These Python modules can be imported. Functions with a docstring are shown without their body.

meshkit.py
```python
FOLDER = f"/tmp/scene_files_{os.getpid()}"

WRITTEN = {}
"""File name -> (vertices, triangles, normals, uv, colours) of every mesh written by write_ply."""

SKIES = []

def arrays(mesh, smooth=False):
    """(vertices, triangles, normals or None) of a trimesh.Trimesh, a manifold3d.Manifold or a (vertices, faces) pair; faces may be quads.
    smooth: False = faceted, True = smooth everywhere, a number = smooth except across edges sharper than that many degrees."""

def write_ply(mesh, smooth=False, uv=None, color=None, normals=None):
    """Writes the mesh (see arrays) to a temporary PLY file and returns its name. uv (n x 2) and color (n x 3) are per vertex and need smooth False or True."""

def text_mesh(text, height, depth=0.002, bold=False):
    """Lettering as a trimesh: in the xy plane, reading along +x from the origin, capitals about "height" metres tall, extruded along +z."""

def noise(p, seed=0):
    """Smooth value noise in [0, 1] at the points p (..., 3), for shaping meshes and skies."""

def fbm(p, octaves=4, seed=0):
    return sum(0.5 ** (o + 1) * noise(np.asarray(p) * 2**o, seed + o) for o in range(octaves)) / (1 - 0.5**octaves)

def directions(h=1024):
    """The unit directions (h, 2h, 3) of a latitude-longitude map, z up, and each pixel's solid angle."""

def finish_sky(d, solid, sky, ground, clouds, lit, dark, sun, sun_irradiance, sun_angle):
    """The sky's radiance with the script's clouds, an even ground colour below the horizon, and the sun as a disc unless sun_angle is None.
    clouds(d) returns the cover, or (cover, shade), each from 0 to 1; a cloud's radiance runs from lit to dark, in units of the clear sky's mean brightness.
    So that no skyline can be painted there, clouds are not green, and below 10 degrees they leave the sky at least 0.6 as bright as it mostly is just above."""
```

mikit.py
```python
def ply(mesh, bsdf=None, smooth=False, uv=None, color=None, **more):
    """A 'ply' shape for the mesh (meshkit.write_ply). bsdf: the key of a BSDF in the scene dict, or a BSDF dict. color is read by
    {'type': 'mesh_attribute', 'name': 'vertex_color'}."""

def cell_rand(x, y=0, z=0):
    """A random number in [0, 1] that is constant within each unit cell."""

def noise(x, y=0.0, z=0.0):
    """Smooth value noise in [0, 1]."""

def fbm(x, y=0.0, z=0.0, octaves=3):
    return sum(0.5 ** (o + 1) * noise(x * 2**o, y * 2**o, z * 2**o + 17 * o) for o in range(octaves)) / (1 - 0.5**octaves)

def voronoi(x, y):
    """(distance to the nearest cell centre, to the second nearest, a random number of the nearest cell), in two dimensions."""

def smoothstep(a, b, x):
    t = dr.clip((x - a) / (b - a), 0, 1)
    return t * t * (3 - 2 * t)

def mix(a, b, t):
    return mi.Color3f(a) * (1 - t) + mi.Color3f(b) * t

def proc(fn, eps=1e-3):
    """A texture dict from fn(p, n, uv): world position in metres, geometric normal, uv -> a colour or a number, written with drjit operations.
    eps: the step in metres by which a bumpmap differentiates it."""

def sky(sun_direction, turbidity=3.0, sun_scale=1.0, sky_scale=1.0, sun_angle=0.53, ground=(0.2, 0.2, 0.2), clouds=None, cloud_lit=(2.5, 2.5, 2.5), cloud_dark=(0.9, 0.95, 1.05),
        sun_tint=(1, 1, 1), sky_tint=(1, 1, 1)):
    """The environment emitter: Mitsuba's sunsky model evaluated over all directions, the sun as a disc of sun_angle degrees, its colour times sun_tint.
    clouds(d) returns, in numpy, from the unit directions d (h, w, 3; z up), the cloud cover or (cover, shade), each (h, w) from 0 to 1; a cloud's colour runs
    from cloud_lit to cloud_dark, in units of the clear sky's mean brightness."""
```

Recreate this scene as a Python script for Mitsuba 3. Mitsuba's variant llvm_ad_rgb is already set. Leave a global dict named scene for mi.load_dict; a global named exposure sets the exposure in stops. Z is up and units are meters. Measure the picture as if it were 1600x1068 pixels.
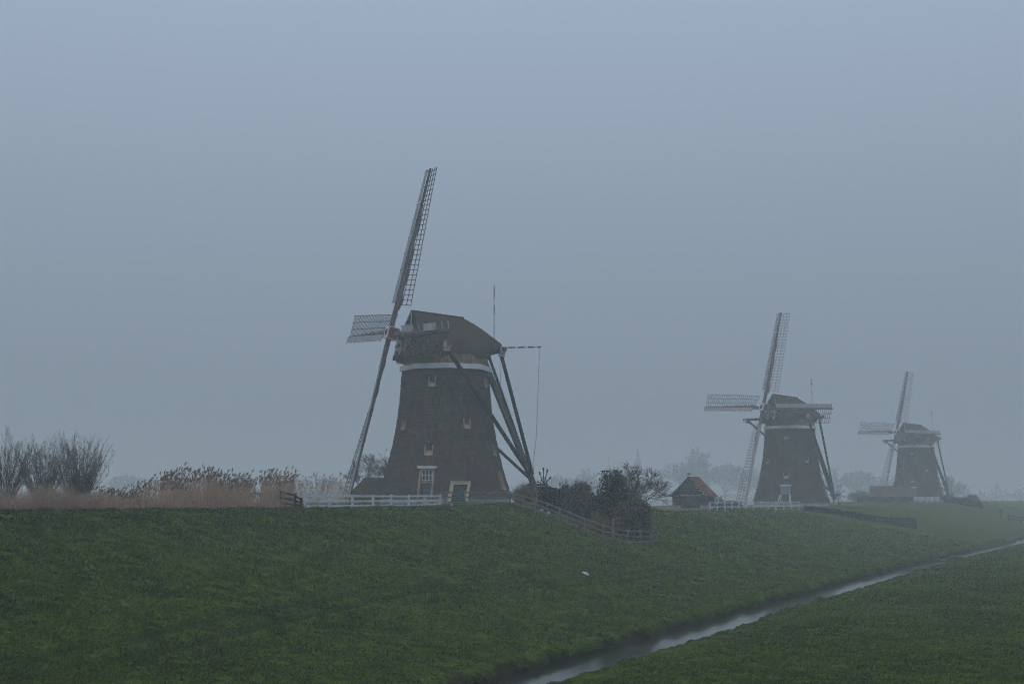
import math, sys
import numpy as np
import trimesh
import mitsuba as mi
import drjit as dr
import mikit, meshkit
from scipy.interpolate import PchipInterpolator

# ------------------------------------------------------------------ camera, sky, exposure
scene, labels = {}, {}
exposure = 2.12
PITCH = math.atan(246 / 2200)
scene['camera'] = {
    'type': 'perspective', 'fov': math.degrees(2 * math.atan(800 / 2200)), 'near_clip': 0.5, 'far_clip': 20000.0,
    'to_world': mi.ScalarTransform4f().look_at([0, 0, 5], [0, math.cos(PITCH), 5 + math.sin(PITCH)], [0, 0, 1]),
    'medium': {'type': 'ref', 'id': 'haze_medium'}}


def overcast(d):
    """An even overcast sky: three times as bright overhead as at the horizon."""
    return np.ones(d.shape[:2]), 1 - np.clip(d[..., 2], 0, 1)


scene['sky'] = mikit.sky([-0.35, -0.25, 0.8], turbidity=4, sun_scale=0.06, sun_angle=40, sky_scale=1.0, ground=(0.06, 0.08, 0.05),
                         clouds=overcast, cloud_lit=(1.63, 2.02, 2.58), cloud_dark=(0.405, 0.505, 0.645))
HAZE = 0.0022
scene['haze_medium'] = {'type': 'homogeneous', 'albedo': {'type': 'rgb', 'value': [0.885, 0.905, 0.92]}, 'sigma_t': HAZE}

# ------------------------------------------------------------------ helpers
TW = mi.ScalarTransform4f
RNG = np.random.default_rng(7)


COUNT = {}


def fresh(base):
    """The next key of a kind: base, base_001, base_002 ..."""
    n = COUNT.get(base, -1) + 1
    COUNT[base] = n
    return base if n == 0 else f'{base}_{n:03d}'


def thing(name, label, category, group=None, kind=None):
    key = fresh(name)
    labels[key] = {'label': label, 'category': category}
    if group:
        labels[key]['group'] = group
    if kind:
        labels[key]['kind'] = kind
    return key


def put(parent, name, shape, bsdf, M=None, label=None):
    key = fresh(f'{parent}__{name}') if name else parent
    s = {k: v for k, v in shape.items() if k not in ('bsdf', 'to_world')}
    s['bsdf'] = {'type': 'ref', 'id': bsdf}
    if M is not None:
        s['to_world'] = TW(np.asarray(M, float))
    scene[key] = s
    if label:
        labels[key] = {'label': label}
    return key


def I4():
    return np.eye(4)


def trans(x, y, z):
    m = np.eye(4)
    m[:3, 3] = (x, y, z)
    return m


def rotz(a):
    m = np.eye(4)
    m[:2, :2] = [[math.cos(a), -math.sin(a)], [math.sin(a), math.cos(a)]]
    return m


def scl(x, y=None, z=None):
    return np.diag([x, x if y is None else y, x if z is None else z, 1.0])


def frame(o, ex, ey, ez):
    m = np.eye(4)
    m[:3, 0], m[:3, 1], m[:3, 2], m[:3, 3] = ex, ey, ez, o
    return m


UNIT = mikit.ply(trimesh.creation.box(extents=[1, 1, 1]))
_cyl = trimesh.creation.cylinder(radius=0.5, height=1.0, sections=10)
UCYL = mikit.ply(_cyl, smooth=40)


def beam_matrix(p0, p1, w, h, up=(0, 0, 1)):
    p0, p1 = np.asarray(p0, float), np.asarray(p1, float)
    d = p1 - p0
    L = np.linalg.norm(d)
    ex = d / L
    up = np.asarray(up, float)
    if abs(ex @ up) > 0.98:
        up = np.array([1.0, 0, 0])
    ey = np.cross(up, ex)
    ey /= np.linalg.norm(ey)
    ez = np.cross(ex, ey)
    return frame((p0 + p1) / 2, ex * L, ey * w, ez * h)


def beam(parent, name, p0, p1, w, h, bsdf, M=None, up=(0, 0, 1), label=None):
    B = beam_matrix(p0, p1, w, h, up)
    return put(parent, name, UNIT, bsdf, B if M is None else M @ B, label)


def rod(parent, name, p0, p1, dia, bsdf, M=None, label=None):
    B = beam_matrix(p0, p1, dia, dia)
    C = B.copy()
    C[:3, 0], C[:3, 1], C[:3, 2] = B[:3, 1], B[:3, 2], B[:3, 0]
    return put(parent, name, UCYL, bsdf, C if M is None else M @ C, label)


def box(parent, name, c, size, bsdf, M=None, label=None):
    B = trans(*c) @ scl(*size)
    return put(parent, name, UNIT, bsdf, B if M is None else M @ B, label)


def tubes(P0, P1, R0, R1, sides=3):
    """Many tapered segments as one mesh (vertices, triangles)."""
    P0, P1 = np.asarray(P0, float), np.asarray(P1, float)
    R0, R1 = np.asarray(R0, float), np.asarray(R1, float)
    d = P1 - P0
    d /= np.linalg.norm(d, axis=1, keepdims=True) + 1e-9
    a = np.cross(d, np.where(np.abs(d[:, 2:]) < 0.9, [0, 0, 1.0], [1.0, 0, 0]))
    a /= np.linalg.norm(a, axis=1, keepdims=True) + 1e-9
    b = np.cross(d, a)
    ang = np.arange(sides) * 2 * np.pi / sides
    ring = np.cos(ang)[None, :, None] * a[:, None] + np.sin(ang)[None, :, None] * b[:, None]
    v = np.concatenate([P0[:, None] + ring * R0[:, None, None], P1[:, None] + ring * R1[:, None, None]], 1)
    i = np.arange(sides)
    j = (i + 1) % sides
    f = np.vstack([np.stack([i, j, j + sides], 1), np.stack([i, j + sides, i + sides], 1)])
    F = (f[None] + (np.arange(len(P0)) * 2 * sides)[:, None, None]).reshape(-1, 3)
    return v.reshape(-1, 3), F


def strip_mesh(points, radius, sides=4):
    p = np.asarray(points, float)
    r = np.broadcast_to(radius, (len(p),))
    return tubes(p[:-1], p[1:], r[:-1], r[1:], sides)


def join(meshes):
    vs, fs, n = [], [], 0
    for v, f in meshes:
        vs.append(v)
        fs.append(np.asarray(f) + n)
        n += len(v)
    return np.vstack(vs), np.vstack(fs)


def sm(a, b, x):
    t = np.clip((x - a) / (b - a), 0, 1)
    return t * t * (3 - 2 * t)


# ------------------------------------------------------------------ terrain height (metres; u across the dike, v along the ditch)
ST, CT = math.sin(math.radians(24)), math.cos(math.radians(24))


def ditch(v):
    d = np.clip(v - 80, 0, 104)
    return 16.75 - .00022 * d * d - .0458 * np.clip(v - 184, 0, None)


def wob(v):
    """How far the ragged ditch banks wander, in metres."""
    return .075 * np.sin(1.7 * v) + .06 * np.sin(4.1 * v + 1) + .045 * np.sin(9.3 * v + 2)


def slim(v):
    """The ditch is narrower at its near end."""
    return .12 * (1 - sm(44, 58, v))


def to_uv(x, y):
    return y * ST - x * CT, x * ST + y * CT


def from_uv(u, v):
    return v * ST - u * CT, u * ST + v * CT


def H(x, y):
    x, y = np.asarray(x, float), np.asarray(y, float)
    u, v = to_uv(x, y)
    c = ditch(v)
    e = u - c
    e = e + np.where(np.abs(e) < 3, wob(v + np.where(e > 0, 0, 40)) + np.sign(e) * slim(v), 0)
    uc = 40.5 - 3 * sm(120, 180, v) - 4 * sm(190, 260, v)
    t = np.clip((e - 1.35) / (uc - c - 1.35), 0, 1)
    zc = 4.5 + .25 * np.exp(-((v - 101) / 13) ** 2) - .7 * sm(110, 126, v) + .35 * np.exp(-((v - 196) / 17) ** 2) + .75 * sm(222, 262, v)
    z = .04 + (zc - .04) * (.5 * t + .5 * t * t * (3 - 2 * t))
    z = np.where(e < -1.25, -.21 * sm(-5, -1.3, e), z)
    behind = (zc - 1.0) * sm(24, 60, u - uc) + 1.9 * sm(3, 10, u - uc) * (1 - sm(24, 60, u - uc)) * (1 - sm(80, 90, v)) \
        + .5 * sm(6, 20, u - uc) * sm(125, 135, v) * (1 - sm(176, 184, v)) * (1 - sm(24, 60, u - uc))
    z = z - np.where(u > uc, behind, 0)
    bed = -.55
    z = np.where((e >= -1.25) & (e < 1.35), np.where(e < 0, bed + (-.21 - bed) * sm(-.9, -1.25, e), bed + (.04 - bed) * sm(1.05, 1.35, e)), z)
    return z


def at(px, D, dz=0.0):
    """A ground point D metres down the road in a direction, given as tan = (px-800)/2200."""
    x = (px - 800) / 2200 * D * 0.994
    return np.array([x, D, float(H(x, D)) + dz])


# ------------------------------------------------------------------ materials
def rgb(c):
    return {'type': 'rgb', 'value': list(c)}


def matte(key, c):
    scene[key] = {'type': 'twosided', 'bsdf': {'type': 'diffuse', 'reflectance': rgb(c) if isinstance(c, (tuple, list)) else c}}


def thatch_color(p, n, uv):
    streak = mikit.fbm(p.x * 9, p.y * 9, p.z * 1.5, 2)
    blot = mikit.fbm(p.x * .7 + 3, p.y * .7, p.z * .6, 3)
    c = mikit.mix((.048, .037, .027), (.104, .082, .060), streak)
    c = mikit.mix(c, mi.Color3f(.06, .06, .038), mikit.smoothstep(.5, .72, blot) * .55)
    return mikit.mix(c, mi.Color3f(.04, .034, .03), mikit.smoothstep(.55, .3, blot) * .4)


def wood_fn(base, dark):
    def fn(p, n, uv):
        g = mikit.fbm(p.x * 3 + p.z * 2, p.y * 3, p.z * 3, 3)
        return mikit.mix(dark, base, mikit.smoothstep(.2, .75, g))
    return fn


def uve(p):
    u = p.y * ST - p.x * CT
    v = p.x * ST + p.y * CT
    d = dr.clip(v - 80, 0, 104)
    e = u - (16.75 - .00022 * d * d - .0458 * dr.maximum(v - 184, 0))
    w = v + dr.select(e > 0, 0.0, 40.0)
    e = e + dr.select(e > 0, .12, -.12) * (1 - mikit.smoothstep(44, 58, v))
    return u, v, e + .075 * dr.sin(1.7 * w) + .06 * dr.sin(4.1 * w + 1) + .045 * dr.sin(9.3 * w + 2)


def seg_dist(x, y, pts):
    best = mi.Float(1e9)
    for (ax, ay), (bx, by) in zip(pts[:-1], pts[1:]):
        ex, ey = bx - ax, by - ay
        t = dr.clip(((x - ax) * ex + (y - ay) * ey) / (ex * ex + ey * ey), 0, 1)
        best = dr.minimum(best, dr.sqrt(dr.square(x - ax - t * ex) + dr.square(y - ay - t * ey)))
    return best


TRACK1 = [(-13.4, 30.0), (-11.93, 34.27), (-10.33, 38.52), (-9.05, 43.02), (-7.2, 48.5), (-5.2, 54.5), (-1.5, 60.5), (3.0, 68.0), (8.5, 80.0)]
TRACK2 = [(x + 1.3, y + .6) for x, y in TRACK1]


def grass_color(p, n, uv):
    u, v, e = uve(p)
    a = mikit.fbm(p.x * .25 + 11, p.y * .25, 0, 3)
    b = mikit.fbm(p.x * 2.1, p.y * 2.1, p.z, 3)
    f = mikit.fbm(p.x * 14, p.y * 14, p.z * 14, 2)
    c = mikit.mix((.056, .092, .009), (.090, .136, .018), mikit.smoothstep(.2, .8, b))
    c = mikit.mix(c, mi.Color3f(.098, .112, .026), mikit.smoothstep(.45, .75, a) * .3)
    c = c * (.76 + .52 * f)
    # bare, trampled earth along the crest of the dike, darker grass in the wheel tracks
    bare = mikit.smoothstep(.60, .70, mikit.fbm(p.x * .9 + 5, p.y * .9 + 2, 0, 3)) * mikit.smoothstep(30, 38, u) * mikit.smoothstep(44, 41, u)
    c = mikit.mix(c, mi.Color3f(.05, .046, .022), bare * .5)
    return c


def soil_color(p, n, uv):
    u, v, e = uve(p)
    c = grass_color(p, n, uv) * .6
    mud = mikit.mix((.022, .019, .011), (.060, .050, .029), mikit.fbm(p.x * 6, p.y * 6, p.z * 6, 3))
    inside = mikit.smoothstep(-1.25, -1.17, e) * mikit.smoothstep(1.5, 1.36, e)
    trk = mikit.smoothstep(.34, .1, dr.minimum(seg_dist(p.x, p.y, TRACK1), seg_dist(p.x, p.y, TRACK2)))
    c = c * (1 - .45 * trk)
    return mikit.mix(c, mud, inside)


matte('thatch', mikit.proc(thatch_color))
matte('cap_thatch', mikit.proc(lambda p, n, uv: thatch_color(p, n, uv) * .85))
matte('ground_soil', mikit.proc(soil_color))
matte('grass_blade', mikit.proc(grass_color))
matte('plaster', mikit.proc(wood_fn((.62, .64, .66), (.48, .5, .5))))
matte('white_paint', mikit.proc(wood_fn((.66, .66, .70), (.48, .48, .52))))
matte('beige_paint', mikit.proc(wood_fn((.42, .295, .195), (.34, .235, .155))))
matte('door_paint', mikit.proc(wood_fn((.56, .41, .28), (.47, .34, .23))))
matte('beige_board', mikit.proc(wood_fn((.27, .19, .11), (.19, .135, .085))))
matte('red_paint', (.20, .05, .045))
matte('blue_paint', (.03, .06, .17))
matte('green_paint', (.014, .032, .026))
matte('teal_paint', (.02, .058, .05))
matte('dark_timber', mikit.proc(wood_fn((.05, .044, .042), (.028, .025, .024))))
matte('stock_paint', mikit.proc(wood_fn((.13, .122, .122), (.08, .075, .077))))
matte('grey_board', mikit.proc(wood_fn((.37, .36, .37), (.27, .265, .275))))
matte('lattice_wood', (.085, .075, .07))
matte('sailcloth', (.15, .125, .12))
matte('fence_wood', mikit.proc(wood_fn((.21, .172, .138), (.13, .108, .088))))
matte('black_timber', (.02, .02, .022))
matte('bark', (.055, .044, .040))
matte('twig', (.075, .055, .048))
matte('willow_twig', (.115, .085, .072))
matte('far_twig', (.06, .058, .05))
matte('reed_stalk', mikit.proc(lambda p, n, uv: mikit.mix((.34, .23, .155), (.62, .44, .31), mikit.fbm(p.x * 7, p.y * 7, 0, 2))))
matte('reed_plume', (.19, .13, .108))
matte('red_reed', mikit.proc(lambda p, n, uv: mikit.mix((.26, .18, .135), (.48, .34, .26), mikit.fbm(p.x * 6, p.y * 6, 0, 2))))
matte('dark_leaf', mikit.proc(lambda p, n, uv: mikit.mix((.010, .024, .010), (.030, .050, .020), mikit.fbm(p.x * 5, p.y * 5, p.z * 5, 2))))
matte('olive_leaf', mikit.proc(lambda p, n, uv: mikit.mix((.060, .060, .030), (.135, .115, .062), mikit.fbm(p.x * 5, p.y * 5, p.z * 5, 2))))
matte('brown_leaf', mikit.proc(lambda p, n, uv: mikit.mix((.085, .06, .038), (.16, .11, .07), mikit.fbm(p.x * 5, p.y * 5, p.z * 5, 2))))
matte('hedge_leaf', mikit.proc(lambda p, n, uv: mikit.mix((.004, .008, .006), (.010, .015, .011), mikit.fbm(p.x * 6, p.y * 6, p.z * 6, 2))))
matte('dry_stem', (.13, .09, .055))
matte('roof_tile', mikit.proc(wood_fn((.17, .078, .054), (.125, .06, .045))))
matte('brown_tile', mikit.proc(wood_fn((.115, .078, .054), (.075, .055, .042))))
matte('brick', mikit.proc(wood_fn((.20, .10, .07), (.12, .065, .05))))
scene['window_glass'] = {'type': 'twosided', 'bsdf': {'type': 'principled', 'base_color': rgb((.018, .024, .028)), 'roughness': .12, 'specular': .5}}
scene['ditch_water'] = {'type': 'twosided', 'bsdf': {'type': 'roughplastic', 'distribution': 'ggx', 'int_ior': 1.333, 'alpha': .012, 'diffuse_reflectance': rgb((.016, .018, .013))}}
scene['feather'] = {'type': 'twosided', 'bsdf': {'type': 'diffuse', 'reflectance': {'type': 'mesh_attribute', 'name': 'vertex_color'}}}

# ------------------------------------------------------------------ ground sheet
es = np.concatenate([-np.geomspace(2000, 16, 26)[:-1], np.arange(-16, -4, .22), np.arange(-4, -1.5, .13), np.arange(-1.5, 1.7, .06),
                     np.arange(1.7, 26, .14), np.arange(26, 50, .4), np.geomspace(50, 2600, 44)])
vs = [-60, -30, -10, 0]
v_ = 8.0
while v_ < 4000:
    vs.append(v_)
    v_ += .15 if v_ < 40 else v_ * (.004 if v_ < 150 else .012)
vs = np.array(vs)
EE, VV = np.meshgrid(es, vs)
UU = EE + ditch(VV)
GX, GY = from_uv(UU, VV)
GZ = H(GX, GY)


def bumps(x, y):
    q = np.stack([x, y, 0 * x], -1)
    return .13 * (meshkit.fbm(q * 1.1, 3, 3) - .5) + .07 * (meshkit.noise(q * 2.7, 9) - .5) + .05 * (meshkit.noise(q * np.array([4.5, 4.5, 1]), 5) - .5)


fade = 1 / (1 + (np.hypot(GX, GY) / 160) ** 2)
dry = 1 - sm(-1.9, -1.2, EE) * (1 - sm(1.4, 1.7, EE))
near = (np.hypot(GX, GY) < 600)
bz = np.zeros_like(GZ)
bz[near] = bumps(GX[near], GY[near])
GZ = GZ + bz * fade * dry


def np_seg(x, y, pts):
    best = np.full(np.shape(x), 1e9)
    for (ax, ay), (bx, by) in zip(pts[:-1], pts[1:]):
        ex, ey = bx - ax, by - ay
        t = np.clip(((x - ax) * ex + (y - ay) * ey) / (ex * ex + ey * ey), 0, 1)
        best = np.minimum(best, np.hypot(x - ax - t * ex, y - ay - t * ey))
    return best


GZ = GZ - .07 * np.exp(-(np.minimum(np_seg(GX, GY, TRACK1), np_seg(GX, GY, TRACK2)) / .2) ** 2)
# mud and weed banks that break the surface of the ditch
mud_q = np.stack([VV * .35, EE * 1.2, 0 * EE], -1)
mud_mask = (sm(60, 66, VV) * (1 - sm(74, 80, VV)) * .55 + sm(100, 106, VV) * (1 - sm(128, 136, VV)) * .9)
GZ = GZ + np.where((EE > -1.2) & (EE < 1.15), mud_mask * .42 * sm(.3, .65, meshkit.fbm(mud_q, 2, 4)), 0)
bank_q = np.stack([VV * 1.6, EE * 3, 0 * EE], -1)
GZ = GZ + np.where((EE > 1.0) & (EE < 1.7), .24 * (meshkit.noise(bank_q, 6) - .5), 0)
nu, nv = len(es), len(vs)
ii, jj = np.meshgrid(np.arange(nv - 1), np.arange(nu - 1), indexing='ij')
k00 = ii * nu + jj
quads = np.stack([k00, k00 + 1, k00 + nu + 1, k00 + nu], -1).reshape(-1, 4)[:, ::-1]
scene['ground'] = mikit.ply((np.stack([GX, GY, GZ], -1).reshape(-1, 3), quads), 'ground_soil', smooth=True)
labels['ground'] = {'label': 'green grassy dike slope and meadow on both sides of the narrow ditch', 'category': 'ground', 'kind': 'structure'}

wv = np.concatenate([np.arange(8, 120, 2.0), np.geomspace(120, 4000, 60)])
wl, wr = ditch(wv) - 1.6, ditch(wv) + 1.3
xl, yl = from_uv(wl, wv)
xr, yr = from_uv(wr, wv)
wz = np.full_like(wv, -.245)
wvert = np.concatenate([np.stack([xl, yl, wz], 1), np.stack([xr, yr, wz], 1)])
n = len(wv)
i = np.arange(n - 1)
scene['water'] = mikit.ply((wvert, np.stack([i, i + 1, n + i + 1, n + i], 1)), 'ditch_water')
labels['water'] = {'label': 'still grey water in the narrow straight ditch crossing the meadow', 'category': 'ditch', 'kind': 'structure'}

# ------------------------------------------------------------------ grass blades
TUFTS, PER = 56_000, 9                             # tufts of blades, combed to one side by wind and rain
rng = np.random.default_rng(11)
D = np.exp(rng.uniform(math.log(24), math.log(160), TUFTS))
cx_, cy_ = D * rng.uniform(-.42, .42, TUFTS), D.copy()
tsize = rng.uniform(.55, 1.5, TUFTS) * (.5 + 1.0 * meshkit.fbm(np.stack([cx_ * .8, cy_ * .8, 0 * D], -1), 2, 77))
spread = (.05 + .045 * np.sqrt(D / 45)) * tsize
bx = (cx_[:, None] + rng.normal(0, 1, (TUFTS, PER)) * spread[:, None] * 1.3).ravel()
by = (cy_[:, None] + rng.normal(0, 1, (TUFTS, PER)) * spread[:, None]).ravel()
bt = np.repeat(tsize, PER)
bu, bv = to_uv(bx, by)
be = bu - ditch(bv)
be = be + wob(bv + np.where(be > 0, 0, 40)) + np.sign(be) * slim(bv)
keep = ((be > 1.38) | (be < -1.27)) & (bu < 41.8)
bx, by, bt = bx[keep], by[keep], bt[keep]
edge_n = 55_000                                     # long overhanging tussocks on the far bank of the ditch
ev = np.exp(rng.uniform(math.log(22), math.log(190), edge_n))
tid = np.round(ev / .42)
tk = meshkit.noise(np.stack([tid * 7.31, 0 * tid, 0 * tid], -1), 90)                 # each tussock its own length
tuft = tid * .42 + rng.normal(0, .085, edge_n)
ee = 1.36 + .35 * meshkit.noise(np.stack([tid * 3.7, 0 * tid, 0 * tid], -1), 91) * .4 + np.abs(rng.normal(0, .16, edge_n))
ex_, ey_ = from_uv(ditch(tuft) + ee - wob(tuft) - slim(tuft), tuft)
en = 9_000                                          # short ragged grass on the near bank
nv_ = np.exp(rng.uniform(math.log(22), math.log(190), en))
ne_ = -1.27 - np.abs(rng.normal(0, .1, en))
nx_, ny_ = from_uv(ditch(nv_) + ne_ - wob(nv_ + 40) + slim(nv_), nv_)
X = np.concatenate([bx, ex_, nx_])
Y = np.concatenate([by, ey_, ny_])
long_ = np.concatenate([np.zeros(len(bx)), np.ones(edge_n), np.full(en, .25)])
low_ = np.where(long_ == .25, .45, 1.0)
Z = H(X, Y) + bumps(X, Y) / (1 + (np.hypot(X, Y) / 160) ** 2) - .015
n = len(X)
clump = meshkit.fbm(np.stack([X * 1.5, Y * 1.5, 0 * X], -1), 3, 21)
size = np.sqrt(np.hypot(X, Y) / 45)
hgt = (.04 + .14 * np.concatenate([bt, np.ones(n - len(bt))]) * clump * rng.uniform(.5, 1.2, n)) * size * (1 + .7 * (long_ > .9)) + .10 * (long_ > .9)
trk = np.minimum(np_seg(X, Y, TRACK1), np_seg(X, Y, TRACK2))
hgt *= 1 - .7 * np.exp(-(trk / .22) ** 2)
hgt *= low_ * (1 - .55 * sm(3.5, 1.2, -(to_uv(X, Y)[0] - ditch(to_uv(X, Y)[1]))) * (long_ == 0) * ((to_uv(X, Y)[0] - ditch(to_uv(X, Y)[1])) < 0))
wid = .017 * size * rng.uniform(.7, 1.4, n) * (1 + .5 * (long_ > .9))
field = meshkit.noise(np.stack([X * .35, Y * .35, 0 * X], -1), 31) * 2.4 - 1.2
tl_ = np.concatenate([np.ones(len(bx)), .35 + 1.5 * tk, np.ones(en)])
hgt *= tl_
lean_dir = math.atan2(-.45, 1) + .5 * field + rng.normal(0, .3, n)
lean_dir = np.where(long_ > .9, math.atan2(-ST, CT) + rng.normal(0, .45, n), lean_dir)
lean = rng.uniform(.5, 1.25, n) + .3 * (long_ > .9)
dirx, diry = np.cos(lean_dir), np.sin(lean_dir)
ta = rng.uniform(0, 2 * np.pi, n)
sx, sy = np.cos(ta) * wid, np.sin(ta) * wid
base = np.stack([X, Y, Z], 1)
side = np.stack([sx, sy, 0 * sx], 1)
mid = base + np.stack([dirx * hgt * .35 * lean, diry * hgt * .35 * lean, hgt * np.where(long_ > .9, .34, .75)], 1)
tip = base + np.stack([dirx * hgt * lean * 1.1, diry * hgt * lean * 1.1, hgt * np.where(long_ > .9, rng.uniform(-.6, .2, n), .95)], 1)
Vb = np.stack([base - side, base + side, mid + side * .7, mid - side * .7, tip], 1).reshape(-1, 3)
fb = np.array([[0, 1, 2], [0, 2, 3], [3, 2, 4]])
Fb = (fb[None] + (np.arange(n) * 5)[:, None, None]).reshape(-1, 3)
up_n = np.tile([0.0, 0.0, 1.0], (len(Vb), 1))
scene['grass'] = mikit.ply((Vb, Fb), 'grass_blade')
labels['grass'] = {'label': 'short damp green grass growing over the dike slope and meadow', 'category': 'grass', 'kind': 'stuff'}

# ------------------------------------------------------------------ windmill: shared meshes
PROF = np.array([(.42, 5.5), (1.05, 5.25), (2.15, 4.9), (2.75, 4.72), (3.35, 4.58), (4.05, 4.4), (5.25, 4.13), (6.3, 3.95), (7.3, 3.82), (8.3, 3.72), (9.3, 3.64), (10.5, 3.56)])
circ = PchipInterpolator(PROF[:, 0], PROF[:, 1])


def apo(z):
    return circ(np.clip(z, .42, 10.5)) * .9239


def face_az(k):
    return math.radians(-22.5 + 45 * k)          # faces: 0 = front left, 1 = front right, -1 = left, 2 = right


# windows: (face, lateral offset, bottom z, top z, half width)
SMALL = [(0, 0.0, 9.0, 9.85, .26), (0, 0.0, 3.62, 4.5, .30), (1, 0.0, 5.72, 6.58, .26), (-1, 0.0, 5.7, 6.55, .26), (2, 0.0, 9.1, 9.95, .26), (2, 0.0, 3.7, 4.6, .28), (2, .1, 1.0, 2.6, .35),
         (3, 0.0, 5.7, 6.55, .26), (4, 0.0, 3.7, 4.6, .26), (5, 0.0, 5.7, 6.55, .26)]
BIGDOOR = (0, .02, .42, 2.62, .55)


def tower_mesh():
    zz = np.concatenate([np.arange(.42, 10.5, .05), [10.5]])
    nphi = 8 * 30
    ph = np.arange(nphi) * 2 * np.pi / nphi
    Zg, Pg = np.meshgrid(zz, ph, indexing='ij')
    faces = math.radians(22.5) + np.arange(8) * math.pi / 4
    c = np.maximum(np.cos(Pg[..., None] - faces), 1e-3)
    norm = (c ** 64).sum(-1) ** (1 / 64)
    r = apo(Zg) / norm * .995
    q = np.stack([np.cos(Pg) * 5, np.sin(Pg) * 5, Zg], -1)
    course = .27
    wob = .12 * (meshkit.fbm(q * np.array([.8, .8, .3]), 2, 3) - .5)
    s = (Zg + wob) / course
    saw = 1 - (s - np.floor(s))
    soft = 1 - sm(2.0, 6.0, 4.5 - Zg + 1.5)
    r = r + .044 * (saw - .5) * (.45 + .55 * sm(1.5, 6.5, Zg)) + .05 * (meshkit.fbm(q * 2.2, 3, 8) - .5) + .035 * (meshkit.noise(q * np.array([9, 9, 4]), 2) - .5)
    for (k, off, z0, z1, hw) in SMALL + [BIGDOOR]:
        rel = (Pg - face_az(k) + math.pi) % (2 * math.pi) - math.pi
        lat = np.tan(np.clip(rel, -1, 1)) * apo(Zg)
        inside = (np.abs(lat - off) < hw + .02) & (np.abs(rel) < .45) & (Zg > z0) & (Zg < z1 + .02)
        r = np.where(inside, (apo(z1) - .3) / np.cos(rel), r)
    V = np.stack([r * np.cos(Pg), r * np.sin(Pg), Zg], -1)
    low = V[:1].copy()
    low[..., :2] *= .93
    V = np.concatenate([low, V])
    m, nn = V.shape[:2]
    a, b = np.meshgrid(np.arange(m - 1), np.arange(nn), indexing='ij')
    Q = np.stack([a * nn + b, a * nn + (b + 1) % nn, (a + 1) * nn + (b + 1) % nn, (a + 1) * nn + b], -1).reshape(-1, 4)
    return V.reshape(-1, 3), Q


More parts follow.
